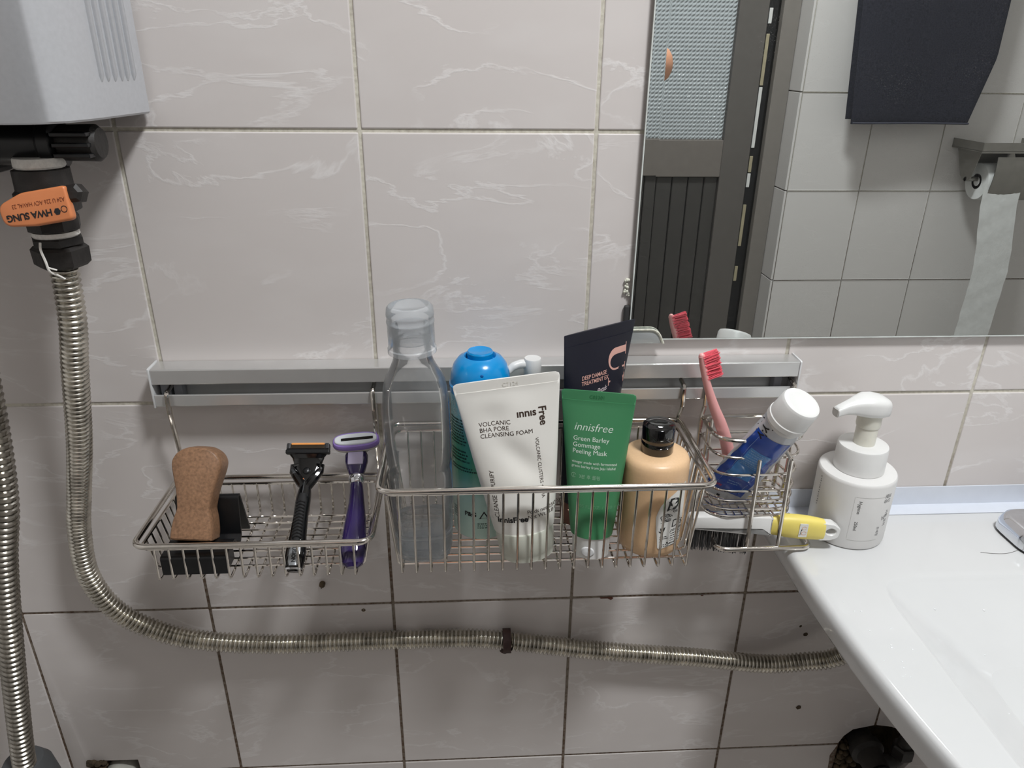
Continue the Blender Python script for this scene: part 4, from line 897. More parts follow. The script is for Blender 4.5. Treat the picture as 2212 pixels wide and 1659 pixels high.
letters('DEEP DAMAGE\nTREATMENT EX', 0.0053, lambda x, y: tn.front(x-0.0255, y+Zn-0.0440), M_rose, nv, line=0.95, thick=0.00006, spacing=0.95)
letters('Warm Petals', 0.0068, lambda x, y: tn.front(x-0.0245, y+x*0.10+Zn-0.0620), mat('pale_rose', (214, 200, 204), 0.5), nv, shear=0.45, spacing=0.9)
letters('collection\nperfume', 0.0046, lambda x, y: tn.front(x-0.010, y+Zn-0.0690), mat('pale_rose', (214, 200, 204), 0.5), nv, thick=0.0001)
# big serif letters turned a quarter, top of each letter to the right
fb = lambda a, b_: tn.front(0.0105+b_*1.22, Zn-0.0195-a*0.98)     # a runs down the tube, b towards the right edge
def stroke(pts): return pts
U = []
H = 0.0225
U.append([(0.000, H), (0.0120, H), (0.0120, H-0.0008), (0.0000, H-0.0008)])           # serif over thick stem
U.append([(0.0028, H-0.0008), (0.0092, H-0.0008), (0.0092, 0.0095), (0.0028, 0.0085)])       # thick stem
def arc(cx, cy, rx, ry, a0, a1, n): return [(cx+rx*math.cos(t_), cy+ry*math.sin(t_)) for t_ in np.linspace(a0, a1, n)]
oA = arc(0.0135, 0.0090, 0.0107, 0.0090, PI, 2*PI, 14); iA = arc(0.0158, 0.0095, 0.0066, 0.0072, PI, 2*PI, 14)
for k in range(13): U.append([oA[k], oA[k+1], iA[k+1], iA[k]])
U.append([(0.0224, 0.0095), (0.0242, 0.0090), (0.0242, H-0.0008), (0.0224, H-0.0008)])
U.append([(0.0195, H), (0.0275, H), (0.0275, H-0.0008), (0.0195, H-0.0008)])
o_ = 0.0310
U.append([(o_-0.001, H), (o_+0.008, H), (o_+0.008, H-0.0008), (o_-0.001, H-0.0008)])
U.append([(o_+0.0018, 0.0008), (o_+0.0034, 0.0008), (o_+0.0034, H-0.0008), (o_+0.0018, H-0.0008)])
U.append([(o_-0.001, 0.0), (o_+0.0062, 0.0), (o_+0.0062, 0.0008), (o_-0.001, 0.0008)])
U.append([(o_+0.001, H), (o_+0.0080, H), (o_+0.0245, 0.0), (o_+0.0185, 0.0)])
U.append([(o_+0.0215, 0.0), (o_+0.0232, 0.0), (o_+0.0232, H), (o_+0.0215, H)])
flatprint(U, fb, M_rose, nv, 'lettering')

# green mask tube
gt = thing('cosmetic_tube', 'green peeling mask tube standing on its white flip cap', 'tube', (0.602, -0.11, ZB))
Bg, Tg = Vector((0.5965, -0.1115, ZB)), Vector((0.5985, -0.0930, 1.0990))
Mg = frame_m(Bg, Tg, math.radians(-16)); Lg = (Tg-Bg).length
M_green = mat('green_tube', (66, 130, 88), 0.38, noise=0.03, nscale=30)
tg = Tube(Mg @ Matrix.Translation((0, 0, 0.0215)), Lg-0.0215, 0.0188, 0.0322, 0.0168, 0.0085)
tg.build('body', M_green, gt, corner=0.003)
lathe([(0.0145, 0.0), (0.0163, 0.0012), (0.0172, 0.0195), (0.0178, 0.0215), (0.015, 0.0222)], 44, Mg, sy=0.92).make('cap', M_white, gt)
lathe([(0.0, 0.0008), (0.0050, 0.0004), (0.0062, -0.0006)], 24, Mg @ Matrix.Translation((-0.001, -0.0158, 0.0085)) @ Matrix.Rotation(PI/2, 4, 'X') @ Matrix.Scale(0.8, 4, (0, 1, 0))).make('thumb_notch', M_cap, gt)
sweep([tg.front(x, tg.L-0.0090, -0.0001) for x in np.linspace(-0.0305, 0.0305, 20)], 0.00035, 5).make('crimp_line', mat('green_line', (36, 104, 64), 0.45), gt)
Zg = tg.L
letters('innisfree', 0.0098, lambda x, y: tg.front(x-0.0195, y+Zg-0.0345), M_inkwhite, gt, shear=0.26, thick=-0.00006)
letters('Green Barley\nGommage\nPeeling Mask', 0.0058, lambda x, y: tg.front(x-0.0195, y+Zg-0.0435), M_inkwhite, gt, line=0.98)
letters('vinegar made with fermented\ngreen barley from Jeju Island', 0.0033, lambda x, y: tg.front(x-0.0195, y+Zg-0.0635), M_inkwhite, gt, line=1.15)
letters('3분 후 롤링', 0.0040, lambda x, y: tg.front(x-0.0125, y+Zg-0.0765), mat('dim_ink', (150, 190, 160), 0.5), gt)
R_ = [(0.0022*s_*math.cos(a), 0.0022*s_*math.sin(a)) for s_, a in [(1, t_) for t_ in np.linspace(0.3, 5.6, 20)]+[(.84, t_) for t_ in np.linspace(5.6, 0.3, 20)]]
flatprint([R_], lambda x, y: tg.front(x-0.0172, y+Zg-0.0750), mat('dim_ink', (150, 190, 160), 0.5), gt, 'print_mark')
letters('3', 0.0030, lambda x, y: tg.front(x-0.0180, y+Zg-0.0761), mat('dim_ink', (150, 190, 160), 0.5), gt)
letters('4.05 FL. OZ. / 120 mL', 0.0042, lambda x, y: tg.front(x-0.0135, y+0.0285), mat('faint_ink', (96, 150, 112), 0.5), gt)
letters('C03301', 0.0042, lambda x, y: tg.front(x-0.0075, y+Zg-0.0062, 0.0003), mat('green_emboss', (44, 116, 70), 0.4), gt)

# tan bottle with black cap and illustrated label
tb = thing('lotion_bottle', 'tan round bottle with a glossy black cap and illustrated label', 'bottle', (0.657, -0.0965, ZB))
Mt = Matrix.Translation((0.6525, -0.0965, ZB))
M_tan = mat('tan_plastic', (220, 184, 144), 0.36, noise=0.03, nscale=500)
lathe([(0.022, 0.0), (0.0270, 0.0015), (0.0290, 0.007), (0.0296, 0.016), (0.0297, 0.0845), (0.0293, 0.0895), (0.0280, 0.0928), (0.0250, 0.0948), (0.0150, 0.0965)], 56, Mt).make('body', M_tan, tb, angle=60)
lathe([(0.0138, 0.0962), (0.0142, 0.0970), (0.0142, 0.1065), (0.0138, 0.1070), (0.0142, 0.1076), (0.0143, 0.1190), (0.0138, 0.1218), (0.0118, 0.1235), (0.006, 0.1242), (0.0, 0.1243)], 44, Mt).make('cap', M_blackgloss, tb)
M_label = mat('label_white', (226, 226, 222), 0.4)
lf = cyl_fn(Mt, 0.02985, 0.0, -0.05); lf2 = cyl_fn(Mt, 0.03000, 0.0, -0.05)
lab = [(0.0035, 0.012), (0.0275, 0.016), (0.029, 0.050), (0.029, 0.077), (0.022, 0.074), (0.010, 0.066), (0.002, 0.058), (-0.0015, 0.047), (-0.001, 0.033), (0.001, 0.026), (0.002, 0.014)]
lo_, hi_ = [], []
P_ = [(p.x, p.z) for p in fillet([(a, 0, b_) for a, b_ in lab], [.002, .003, .002, .003, .004, .008, .008, .01, .008, .003, .002], 4, True)]
# slice the label into strips so that it follows the bottle
def hspan(x):
    zs_ = []
    for k in range(len(P_)):
        (xa, za), (xb, zb_) = P_[k-1], P_[k]
        if (xa-x)*(xb-x) <= 0 and abs(xb-xa) > 1e-9: zs_.append(za+(zb_-za)*(x-xa)/(xb-xa))
    return (min(zs_), max(zs_)) if len(zs_) > 1 else None
xs_ = np.linspace(min(p[0] for p in P_)+1e-5, max(p[0] for p in P_)-1e-5, 34); V = []; F = []
for x in xs_:
    a_, b_ = hspan(x); V += [lf(x, a_), lf(x, b_)]
for k in range(len(xs_)-1): F.append((2*k, 2*k+2, 2*k+3, 2*k+1))
Geo().add(V, F).make('label', M_label, tb)
letters('D', 0.018, lambda x, y: lf2(x+0.0062, y+0.0515), M_inkblack, tb, shear=0.25, thick=0.0001)
letters('Dis', 0.011, lambda x, y: lf2(x+0.0135, y+0.0335), M_inkblack, tb, shear=0.1)
letters('parfum', 0.0050, lambda x, y: lf2(x+0.0130, y+0.0290), M_inkblack, tb, shear=0.4)
def ringpoly(cx, cz, r, wv, ph, n=26):
    o1 = [(cx+r*(1+0.08*math.sin(5*t_+ph))*math.cos(t_), cz+0.75*r*(1+0.08*math.sin(5*t_+ph))*math.sin(t_)) for t_ in np.linspace(0.2, 5.9, n)]
    o2 = [(cx+(r-wv)*(1+0.08*math.sin(5*t_+ph))*math.cos(t_), cz+0.75*(r-wv)*(1+0.08*math.sin(5*t_+ph))*math.sin(t_)) for t_ in np.linspace(0.2, 5.9, n)]
    return [[o1[k], o1[k+1], o2[k+1], o2[k]] for k in range(n-1)]
rose = sum([ringpoly(0.0082, 0.0445, r, w_, ph) for r, w_, ph in ((0.0056, .0007, 0), (0.0043, .0008, 1.5), (0.0030, .0006, 3), (0.0017, .0007, 4.4))], [])
rose += sum([ringpoly(0.0185, 0.0520, r, w_, ph) for r, w_, ph in ((0.0050, .0006, 0.7), (0.0034, .0007, 2.2), (0.0019, .0006, 3.6))], [])
leaf = lambda cx, cz, l, a, w_: [(cx+l*s_*math.cos(a)-w_*math.sin(PI*s_)*q*math.sin(a), cz+l*s_*math.sin(a)+w_*math.sin(PI*s_)*q*math.cos(a)) for q, S_ in ((1, (0, .25, .5, .75, 1)), (-1, (.75, .5, .25))) for s_ in S_]
rose += [leaf(0.0055, 0.0290, 0.007, 1.25, 0.0008), leaf(0.0055, 0.0290, 0.006, 1.95, 0.0007), leaf(0.0055, 0.0285, 0.0045, 2.5, 0.0006), leaf(0.0055, 0.0285, 0.0055, -1.5, 0.0003), leaf(0.0150, 0.0575, 0.008, 0.5, 0.0012), leaf(0.0130, 0.0555, 0.007, 2.2, 0.0012)]
rose += [[(0.0030, 0.0392), (0.0125, 0.0410), (0.0125, 0.0413), (0.0030, 0.0396)], [(0.0035, 0.0195), (0.0170, 0.0205), (0.0170, 0.0208), (0.0035, 0.0198)]]
flatprint(rose, lf2, M_inkblack, tb, 'illustration')
printrows(None, 0, 0, 0, 2, 0.0020, 0.0075, 0.0009, M_inkblack, tb, lambda x, y: lf2(x+0.0035, y+0.0245))
printrows(None, 0, 0, 0, 5, 0.0024, 0.013, 0.0009, M_inkblack, tb, lambda x, y: lf2(x+0.0140, y+0.0265))
printrows(None, 0, 0, 0, 2, 0.0020, 0.016, 0.0009, M_inkblack, tb, lambda x, y: lf2(x+0.0050, y+0.0160))
flatprint([[(0.0105, 0.0172), (0.0120, 0.0172), (0.0120, 0.0188), (0.0105, 0.0186)]], lf2, M_inkblack, tb, 'print_mark')

# ------------------------------------------------------------------ toothbrush, toothpaste, comb
M_pink = mat('pink_plastic', (232, 168, 166), 0.35, noise=0.02, sss=0.15)
tbz = thing('toothbrush', 'pink toothbrush standing in the wire cup', 'toothbrush', (0.742, -0.04, 0.953))
pb2 = [(0.7570, -0.0250, 0.9545), (0.7515, -0.0300, 0.974), (0.7440, -0.0355, 0.996), (0.7345, -0.0420, 1.022), (0.7250, -0.0475, 1.043), (0.7150, -0.0520, 1.063), (0.7055, -0.0555, 1.085), (0.6985, -0.0582, 1.105), (0.6950, -0.0595, 1.117)]
rr_ = [0.0045, 0.0055, 0.0060, 0.0060, 0.0056, 0.0046, 0.0036, 0.0034, 0.0030]
pc = curve(pb2, 6); rc = list(np.interp(np.linspace(0, 8, len(pc)), range(9), rr_))
sweep(pc, rc, 14).make('handle', M_pink, tbz)
ball(pb2[-1], 0.0027, 12).make('tip', M_pink, tbz)
M_brist = mat('coral_bristle', (238, 104, 118), 0.5, noise=0.1, nscale=200)
ax = (Vector(pb2[-1])-Vector(pb2[-3])).normalized(); side = Vector((0.93, 0.15, 0.0)); side = (side-ax*side.dot(ax)).normalized(); dep = ax.cross(side)
for i in range(9):
    g = Geo()
    for j in range(3):
        base = Vector(pb2[-1])-ax*(0.0010+i*0.0029)+dep*(j-1)*0.0026
        for k in range(11):
            a_ = random.uniform(-.8, .8); q = base+ax*random.uniform(-.0010, .0010)+dep*random.uniform(-.0010, .0010)
            tip = q+side*(0.0150+random.uniform(-.0012, .0008)-0.0006*(i % 2))+ax*a_*0.0018+dep*random.uniform(-.0012, .0012)
            t_ = sweep([q, tip], 0.00032, 4); g.add(t_.v, t_.f)
    o = g.make('bristle_tuft', M_brist, tbz); o['kind'] = 'stuff'

tp = thing('toothpaste', 'crumpled blue toothpaste tube with white cap leaning in the wire cup', 'toothpaste', (0.742, -0.035, 0.953))
Bp, Tp = Vector((0.7395, -0.0350, 0.9545)), Vector((0.7775, -0.0945, 1.0880))
Mtp = frame_m(Bp, Tp, math.radians(-20)); Ltp = (Tp-Bp).length
M_blue_t = mat('toothpaste_blue', (34, 78, 176), 0.22, noise=0.10, nscale=60, coat=0.3)
class TubeR(Tube):   # crimp at the bottom, round at the top
    def front(s, x, z, eps=0.00018):
        v = 1-z/s.L; a, b_ = s.a(v), s.b(v); q = min(.999, abs(x/a)); y = -b_*math.sqrt(1-q*q)
        return s.M @ Vector((x, y-eps+s.dent(x, z)*min(1, b_/0.004), z))
    def build(s, name, m, parent):
        rings = []
        for i in range(48):
            z = s.L*i/47; v = 1-z/s.L; a, b_ = s.a(v), s.b(v)
            rings.append([(a*math.cos(2*PI*k/144), b_*math.sin(2*PI*k/144)+(s.dent(a*math.cos(2*PI*k/144), z)*min(1, b_/0.004) if k > 72 else 0), z) for k in range(144)])
        return loft(rings).xf(s.M).make(name, m, parent, angle=50)
crumple = lambda x, z: 0.0010*math.sin(z*260+x*120)*math.exp(-((z-0.055)/0.04)**2)+0.0012*math.exp(-((x+z*0.25-0.012)/0.005)**2)*math.exp(-((z-0.05)/0.03)**2)
tt = TubeR(Mtp, Ltp-0.031, 0.0180, 0.0235, 0.0160, 0.008, crumple)
tt.build('body', mat('tube_silver_white', (196, 200, 206), 0.25, noise=0.05, coat=0.3), tp)
def panel(name, x0, x1, z0, z1, m, eps, nx=40, nz=60, skew=0.0):
    V = []; F = []
    for j in range(nz+1):
        for i in range(nx+1):
            z = z0+(z1-z0)*j/nz; x = (x0+(x1-x0)*i/nx)*tt.a(1-z/tt.L); V.append(tt.front(x, z+skew*x, eps))
    for j in range(nz):
        for i in range(nx): a = j*(nx+1)+i; F.append((a, a+1, a+nx+2, a+nx+1))
    return Geo().add(V, F).make(name, m, tp)
panel('blue_panel', -0.95, 0.74, 0.011, tt.L-0.012, M_blue_t, 0.0003)
panel('light_blue_panel', -0.62, 0.42, 0.040, tt.L-0.034, mat('toothpaste_light_blue', (66, 140, 214), 0.25, noise=0.15, nscale=90, coat=0.3), 0.00045)
M_pale = mat('pale_blue_ink', (150, 186, 226), 0.4)
for k in range(8): letters(random.choice(('ulwn mwl nul wmi', 'mwu lnw wu mnul', 'nwml uwn lum wu')), 0.0036, lambda x, y, k=k: tt.front(x*0.72-0.0105, y+tt.L-0.040-k*0.0036, 0.0004), M_pale, tp, name='print_lines') if False else printrows(None, 0, 0, 0, 1, 0.003, 0.0165, 0.0010, M_pale, tp, lambda x, y, k=k: tt.front(x-0.0108, y+tt.L-0.038-k*0.0030, 0.00055))
printrows(None, 0, 0, 0, 2, 0.0035, 0.012, 0.0011, M_pale, tp, lambda x, y: tt.front(x-0.006, y+0.030, 0.00045))
letters('사시', 0.0100, lambda x, y: tt.front(-y+0.002-0.0125, x+tt.L-0.0185, 0.00045), M_inkblack, tp, thick=0.0002)
for xx in (-0.0138, 0.0118): sweep([tt.front(xx, z, 0.0002) for z in np.linspace(0.016, tt.L-0.018, 20)], 0.00022, 4).make('print_line', M_pale, tp)
printrows(None, 0, 0, 0, 2, 0.0022, 0.006, 0.0018, mat('red_ink', (206, 62, 70), 0.4), tp, lambda x, y: tt.front(x-0.0125, y+0.0185, 0.00045))
sweep([tt.front(x, 0.0022+0.0*x, 0.0003) for x in (-0.0045, -0.0015)], 0.0011, 6).make('crimp_mark', M_inkblack, tp)
lathe([(0.0155, -0.002), (0.0165, 0.0), (0.0172, 0.002), (0.0168, 0.0035), (0.0160, 0.0045)], 40, Mtp @ Matrix.Translation((0, 0, Ltp-0.0325))).make('shoulder', M_white, tp)
lathe([(0.0160, 0.0), (0.0188, 0.001), (0.0188, 0.0060), (0.0181, 0.0068), (0.0178, 0.0240), (0.0166, 0.0264), (0.0140, 0.0272), (0.0115, 0.0266), (0.0, 0.0262)], 48, Mtp @ Matrix.Translation((0, 0, Ltp-0.0285))).make('cap', M_white, tp)

cb = thing('bristle_comb', 'white and yellow bristle comb resting on the wire cup base', 'comb', (0.775, -0.058, 0.922))
yc = -0.0605
def slab(outline, y0, y1, bev): return prism(outline, y0, y1, 'xz', bev, 2)
top_ = [(0.7035, 0.9505), (0.730, 0.9505), (0.760, 0.9490), (0.786, 0.9472)]
slab([(p.x, p.z) for p in fillet([(0.7005, 0, 0.9512), (0.7455, 0, 0.9500), (0.7865, 0, 0.9475), (0.7865, 0, 0.9262), (0.7800, 0, 0.9285), (0.7765, 0, 0.9335), (0.7720, 0, 0.9335), (0.7655, 0, 0.9275), (0.7400, 0, 0.9315), (0.7005, 0, 0.9368)], [.005, .01, .001, .001, .004, .003, .003, .003, .01, .002], 4, True)], yc-0.0060, yc+0.0060, 0.0022).make('head', M_white, cb)
M_yellow = mat('yellow_rubber', (232, 214, 112), 0.45, noise=0.04)
hz = lambda s_: None
ring_n = 28; rings = []
for x, zc, hh, dd in ((0.7855, 0.9367, 0.0100, 0.0062), (0.792, 0.9362, 0.0108, 0.0070), (0.803, 0.9350, 0.0122, 0.0078), (0.815, 0.9335, 0.0126, 0.0080), (0.827, 0.9318, 0.0122, 0.0076), (0.836, 0.9303, 0.0115, 0.0070), (0.841, 0.9297, 0.0108, 0.0066)):
    rings.append([(x, yc+dd*math.copysign(abs(math.cos(t_))**0.8, math.cos(t_)), zc+hh*math.copysign(abs(math.sin(t_))**0.8, math.sin(t_))) for t_ in np.linspace(0, 2*PI, ring_n, endpoint=False)])
loft(rings).make('grip', M_yellow, cb, angle=60)
ho = [(p.x, p.z) for p in fillet([(0.836, 0, 0.9400), (0.850, 0, 0.9380), (0.858, 0, 0.9320), (0.857, 0, 0.9215), (0.848, 0, 0.9185), (0.836, 0, 0.9190)], [.002, .005, .006, .006, .004, .002], 4, True)]
hi2 = [(0.8480+0.0052*math.cos(t_), 0.9290+0.0036*math.sin(t_)-0.08*(0.0052*math.cos(t_))) for t_ in np.linspace(0, 2*PI, 24, endpoint=False)]
# ring-shaped end with a hanging hole
def holed(outer, inner, y0, y1):
    n = 72; c_ = Vector((0.8480, 0.9290)); 
    def ray_hit(poly, ang):
        d_ = Vector((math.cos(ang), math.sin(ang))); best = 0
        for k in range(len(poly)):
            a_, b_ = Vector(poly[k-1])-c_, Vector(poly[k])-c_; e_ = b_-a_; den = d_.x*e_.y-d_.y*e_.x
            if abs(den) < 1e-12: continue
            t_ = (a_.x*e_.y-a_.y*e_.x)/den; u_ = (a_.x*d_.y-a_.y*d_.x)/den
            if t_ > 0 and -1e-6 <= u_ <= 1+1e-6: best = max(best, t_)
        return c_+d_*best
    A = [2*PI*k/n for k in range(n)]; O = [ray_hit(outer, a) for a in A]; I = [ray_hit(inner, a) for a in A]; V = []; F = []
    for k in range(n):
        o1 = c_+(O[k]-c_)*1.0; oin = O[k]-(O[k]-c_).normalized()*0.0012; iin = I[k]+(I[k]-c_).normalized()*0.0008
        V += [(I[k].x, y0+0.001, I[k].y), (iin.x, y0, iin.y), (oin.x, y0, oin.y), (o1.x, y0+0.0014, o1.y), (o1.x, y1-0.0014, o1.y), (oin.x, y1, oin.y), (iin.x, y1, iin.y), (I[k].x, y1-0.001, I[k].y)]
    for k in range(n):
        for j in range(8): F.append((k*8+j, k*8+(j+1) % 8, ((k+1) % n)*8+(j+1) % 8, ((k+1) % n)*8+j))
    return Geo().add(V, F)
holed(ho, hi2, yc-0.0050, yc+0.0050).make('hanging_loop', M_white, cb)
g = Geo()
for k in range(330):
    x = random.uniform(0.7025, 0.7650); y = yc+random.uniform(-.0042, .0042); zt = 0.9372-(x-0.7005)*0.150; zb_ = 0.9130-(x-0.70)*0.135+random.uniform(-.0012, .0012)
    t_ = sweep([(x, y, zt), (x+random.uniform(-.0006, .0006), y+random.uniform(-.0005, .0005), zb_)], 0.00024, 4, caps=False); g.add(t_.v, t_.f)
o = g.make('bristles', mat('grey_black_bristle', (52, 52, 53), 0.4, noise=0.3), cb); o['kind'] = 'stuff'
stf = lambda a, b_: (a, yc-0.0084-0.0*b_, b_)
prism([(p.x, p.z) for p in fillet([(0.8130, 0, 0.9420), (0.8215, 0, 0.9412), (0.8215, 0, 0.9265), (0.8130, 0, 0.9268)], 0.0008, 3, True)], yc-0.0084, yc-0.0076, 'xz').make('sticker', M_label, cb, smooth=False)
def blob(cx, cz, r, wv): return ringpoly(cx, cz, r, wv, 0.4, 22)
flatprint(blob(0.8178, 0.9368, 0.0024, .0004)+blob(0.8180, 0.9310, 0.0026, .0004), lambda a, b_: (a, yc-0.00850, b_), mat('orange_ink', (226, 150, 84), 0.5), cb, 'print_mark')
flatprint([[(0.8140, 0.9290), (0.8146, 0.9290), (0.8156, 0.9360), (0.8150, 0.9360)], [(0.8146, 0.9330), (0.8160, 0.9345), (0.8158, 0.9350), (0.8146, 0.9338)]], lambda a, b_: (a, yc-0.00850, b_), M_inkblack, cb, 'print_mark')

# the comb lies a little askew: its handle end comes forward
for ch in cb.children:
    for v_ in ch.data.vertices:
        t_ = (v_.co.x-0.7005)/0.1575
        v_.co.x += 0.0018-0.0123*t_; v_.co.y += 0.0025-0.0165*t_; v_.co.z += -0.002+0.0118*t_
# ------------------------------------------------------------------ sink, strip, faucet
ZD = 0.915
sx0, sx1, sy0, sy1 = 0.8005, 1.42, -0.50, -0.0015
sink = thing('sink', 'white ceramic wall-hung sink with a flat rear deck', 'sink', (1.1, -0.25, 0.75))
def smooth(t_): t_ = max(0, min(1, t_)); return t_*t_*(3-2*t_)
def deck_z(x, y):
    # distance inside the bowl rectangle
    ds = (x-0.8640, 1.356-x, ((-0.120)-y)*0.62, (y+0.458)*0.9)
    if min(ds) <= 0: return ZD
    d_ = -0.009*math.log(sum(math.exp(-q/0.009) for q in ds))      # softly rounded corners
    d_ = max(0.0, d_)
    return ZD-0.0006*smooth(d_/0.004)-0.052*(1-math.exp(-(d_/0.085)**1.1))-0.10*d_
def lerp_axis(a, b_, fine, n0, n1):
    s_ = set(np.linspace(a, b_, n0));
    for c0, c1 in fine: s_ |= set(np.linspace(c0, c1, n1))
    return sorted(s_)
X = lerp_axis(sx0+0.008, sx1-0.008, [(0.858, 0.880), (1.34, 1.362)], 60, 16); Y = lerp_axis(sy0+0.008, sy1-0.001, [(-0.142, -0.120), (-0.460, -0.44)], 50, 16)
V = [(x, y, deck_z(x, y)) for y in Y for x in X]; F = []; nx_ = len(X)
for j in range(len(Y)-1):
    for i in range(nx_-1): a = j*nx_+i; F.append((a, a+1, a+nx_+1, a+nx_))
# rounded outer edge and side skirt
per = [(X[i], Y[0]) for i in range(nx_)]+[(X[-1], Y[j]) for j in range(1, len(Y))]+[(X[i], Y[-1]) for i in range(nx_-2, -1, -1)]+[(X[0], Y[j]) for j in range(len(Y)-2, 0, -1)]
idx = [i for i in range(nx_)]+[j*nx_+nx_-1 for j in range(1, len(Y))]+[(len(Y)-1)*nx_+i for i in range(nx_-2, -1, -1)]+[j*nx_ for j in range(len(Y)-2, 0, -1)]
def outn(x, y):
    nx__ = (-1 if x <= X[0]+1e-9 else 1 if x >= X[-1]-1e-9 else 0); ny__ = (-1 if y <= Y[0]+1e-9 else 0)
    l = math.hypot(nx__, ny__) or 1; return nx__/l*(1.0 if l < 1.2 else 1.0), ny__/l
prev = idx
for dx, dz in ((0.0035, 0.0008), (0.0062, 0.0032), (0.0078, 0.0078), (0.0080, 0.0130), (0.0066, 0.0235), (0.0050, 0.0270), (-0.004, 0.0280), (-0.03, 0.030)):
    cur = []
    for (x, y) in per:
        a_, b_ = outn(x, y); cur.append(len(V)); V.append((x+a_*dx, y+b_*dx, ZD-dz))
    for k in range(len(per)):
        k2 = (k+1) % len(per); F.append((prev[k2], prev[k], cur[k], cur[k2]))
    prev = cur
def bulge(p):
    k = 0.42*max(0.0, -p[1]-0.10)**2; wl = max(0, min(1, (0.8625-p[0])/0.0625)); wr = max(0, min(1, (p[0]-1.358)/0.0625))
    return (p[0]+k*wl-k*wr, p[1], p[2])
Geo().add([bulge(p) for p in V], F).make('basin', M_ceramic, sink, angle=60)
# underside of the bowl and its waste pipe
rings = []
for z, s_ in ((0.886, 1.0), (0.84, 0.93), (0.79, 0.72), (0.768, 0.40), (0.765, 0.1)):
    rings.append([(1.11+0.27*s_*math.copysign(abs(math.cos(t_))**0.6, math.cos(t_)), -0.27+0.21*s_*math.copysign(abs(math.sin(t_))**0.6, math.sin(t_)), z) for t_ in np.linspace(0, 2*PI, 48, endpoint=False)])
loft(rings).make('bowl_underside', M_ceramic, sink)
lathe([(0.018, 0.45), (0.018, 0.765)], 20, Matrix.Translation((1.11, -0.27, 0))).make('waste_pipe', M_chrome, sink)
sweep(fillet([(1.11, -0.27, 0.46), (1.11, -0.27, 0.42), (1.11, -0.15, 0.42), (1.11, 0.0, 0.43)], 0.03), 0.018, 16).make('waste_pipe', M_chrome, sink)
# water drops in the bowl
g = Geo()
for k in range(44):
    x, y = random.uniform(0.90, 1.14), random.uniform(-0.30, -0.145)
    r = random.choice((.0007, .0009, .0012, .0016)); b_ = ball((x, y, deck_z(x, y)+0.0001), r, 10, sz=0.5); g.add(b_.v, b_.f)
for k in range(16):
    x, y = random.uniform(0.815, 0.862), random.uniform(-0.24, -0.15); b_ = ball((x, y, ZD), random.uniform(.0005, .0011), 10, sz=0.5); g.add(b_.v, b_.f)
o = g.make('water_drops', mat('drop_water', (224, 226, 227), 0.04, coat=0.5, noise=0.01), sink); o['kind'] = 'stuff'
hair = tag(sweep(curve([(0.990, -0.086, ZD+0.0003), (1.003, -0.0885, ZD+0.0003), (1.016, -0.0885, ZD+0.0003), (1.030, -0.084, ZD+0.0003), (1.040, -0.079, ZD+0.0003)], 6), 0.00022, 5).make('stray_hair', mat('grey_hair', (120, 118, 116), 0.5), None), 'stray hair lying curved on the white sink deck', 'hair')

strip = thing('sealing_strip', 'pale folded sealing strip between the sink deck and wall', 'strip', (1.1, -0.005, ZD))
M_strip = mat('pale_strip', (216, 221, 230), 0.35, noise=0.02)
box(0.806, 1.418, -0.0016, -0.0003, ZD+0.0012, 0.9385, 0.0004).make('wall_flange', M_strip, strip)
box(0.806, 1.418, -0.0195, -0.0003, ZD+0.0002, ZD+0.0014, 0.0004).make('deck_flange', M_strip, strip)

fau = thing('faucet', 'chrome faucet at the right edge of the sink deck', 'faucet', (1.10, -0.065, ZD))
def rrect(x0, x1, y0, y1, z, r): return [(p.x, p.y, z) for p in fillet([(x0, y0, 0), (x1, y0, 0), (x1, y1, 0), (x0, y1, 0)], r, 6, True)]
loft([rrect(1.0300, 1.1900, -0.0985, -0.0385, ZD+0.0003, 0.020), rrect(1.0295, 1.1905, -0.0990, -0.0380, ZD+0.0030, 0.020)]).make('gap_strip', M_black, fau)
loft([rrect(1.0290, 1.1910, -0.0995, -0.0375, ZD+0.0030, 0.020), rrect(1.0295, 1.1905, -0.0990, -0.0380, ZD+0.012, 0.020), rrect(1.0330, 1.1870, -0.0955, -0.0410, ZD+0.0195, 0.018), rrect(1.0365, 1.1835, -0.0925, -0.0440, ZD+0.0215, 0.016)]).make('base_plate', M_chrome, fau, angle=40)
lathe([(0.027, 0.020), (0.025, 0.030), (0.024, 0.085), (0.020, 0.098), (0, 0.101)], 36, Matrix.Translation((1.11, -0.068, ZD))).make('body', M_chrome, fau)
sweep(curve([(1.11, -0.075, ZD+0.055), (1.11, -0.12, ZD+0.075), (1.11, -0.17, ZD+0.072), (1.11, -0.185, ZD+0.055)], 6), 0.0115, 18).make('spout', M_chrome, fau)
sweep([(1.11, -0.068, ZD+0.095), (1.11, -0.075, ZD+0.115), (1.11, -0.125, ZD+0.140)], [0.012, 0.010, 0.007], 14).make('lever', M_chrome, fau)

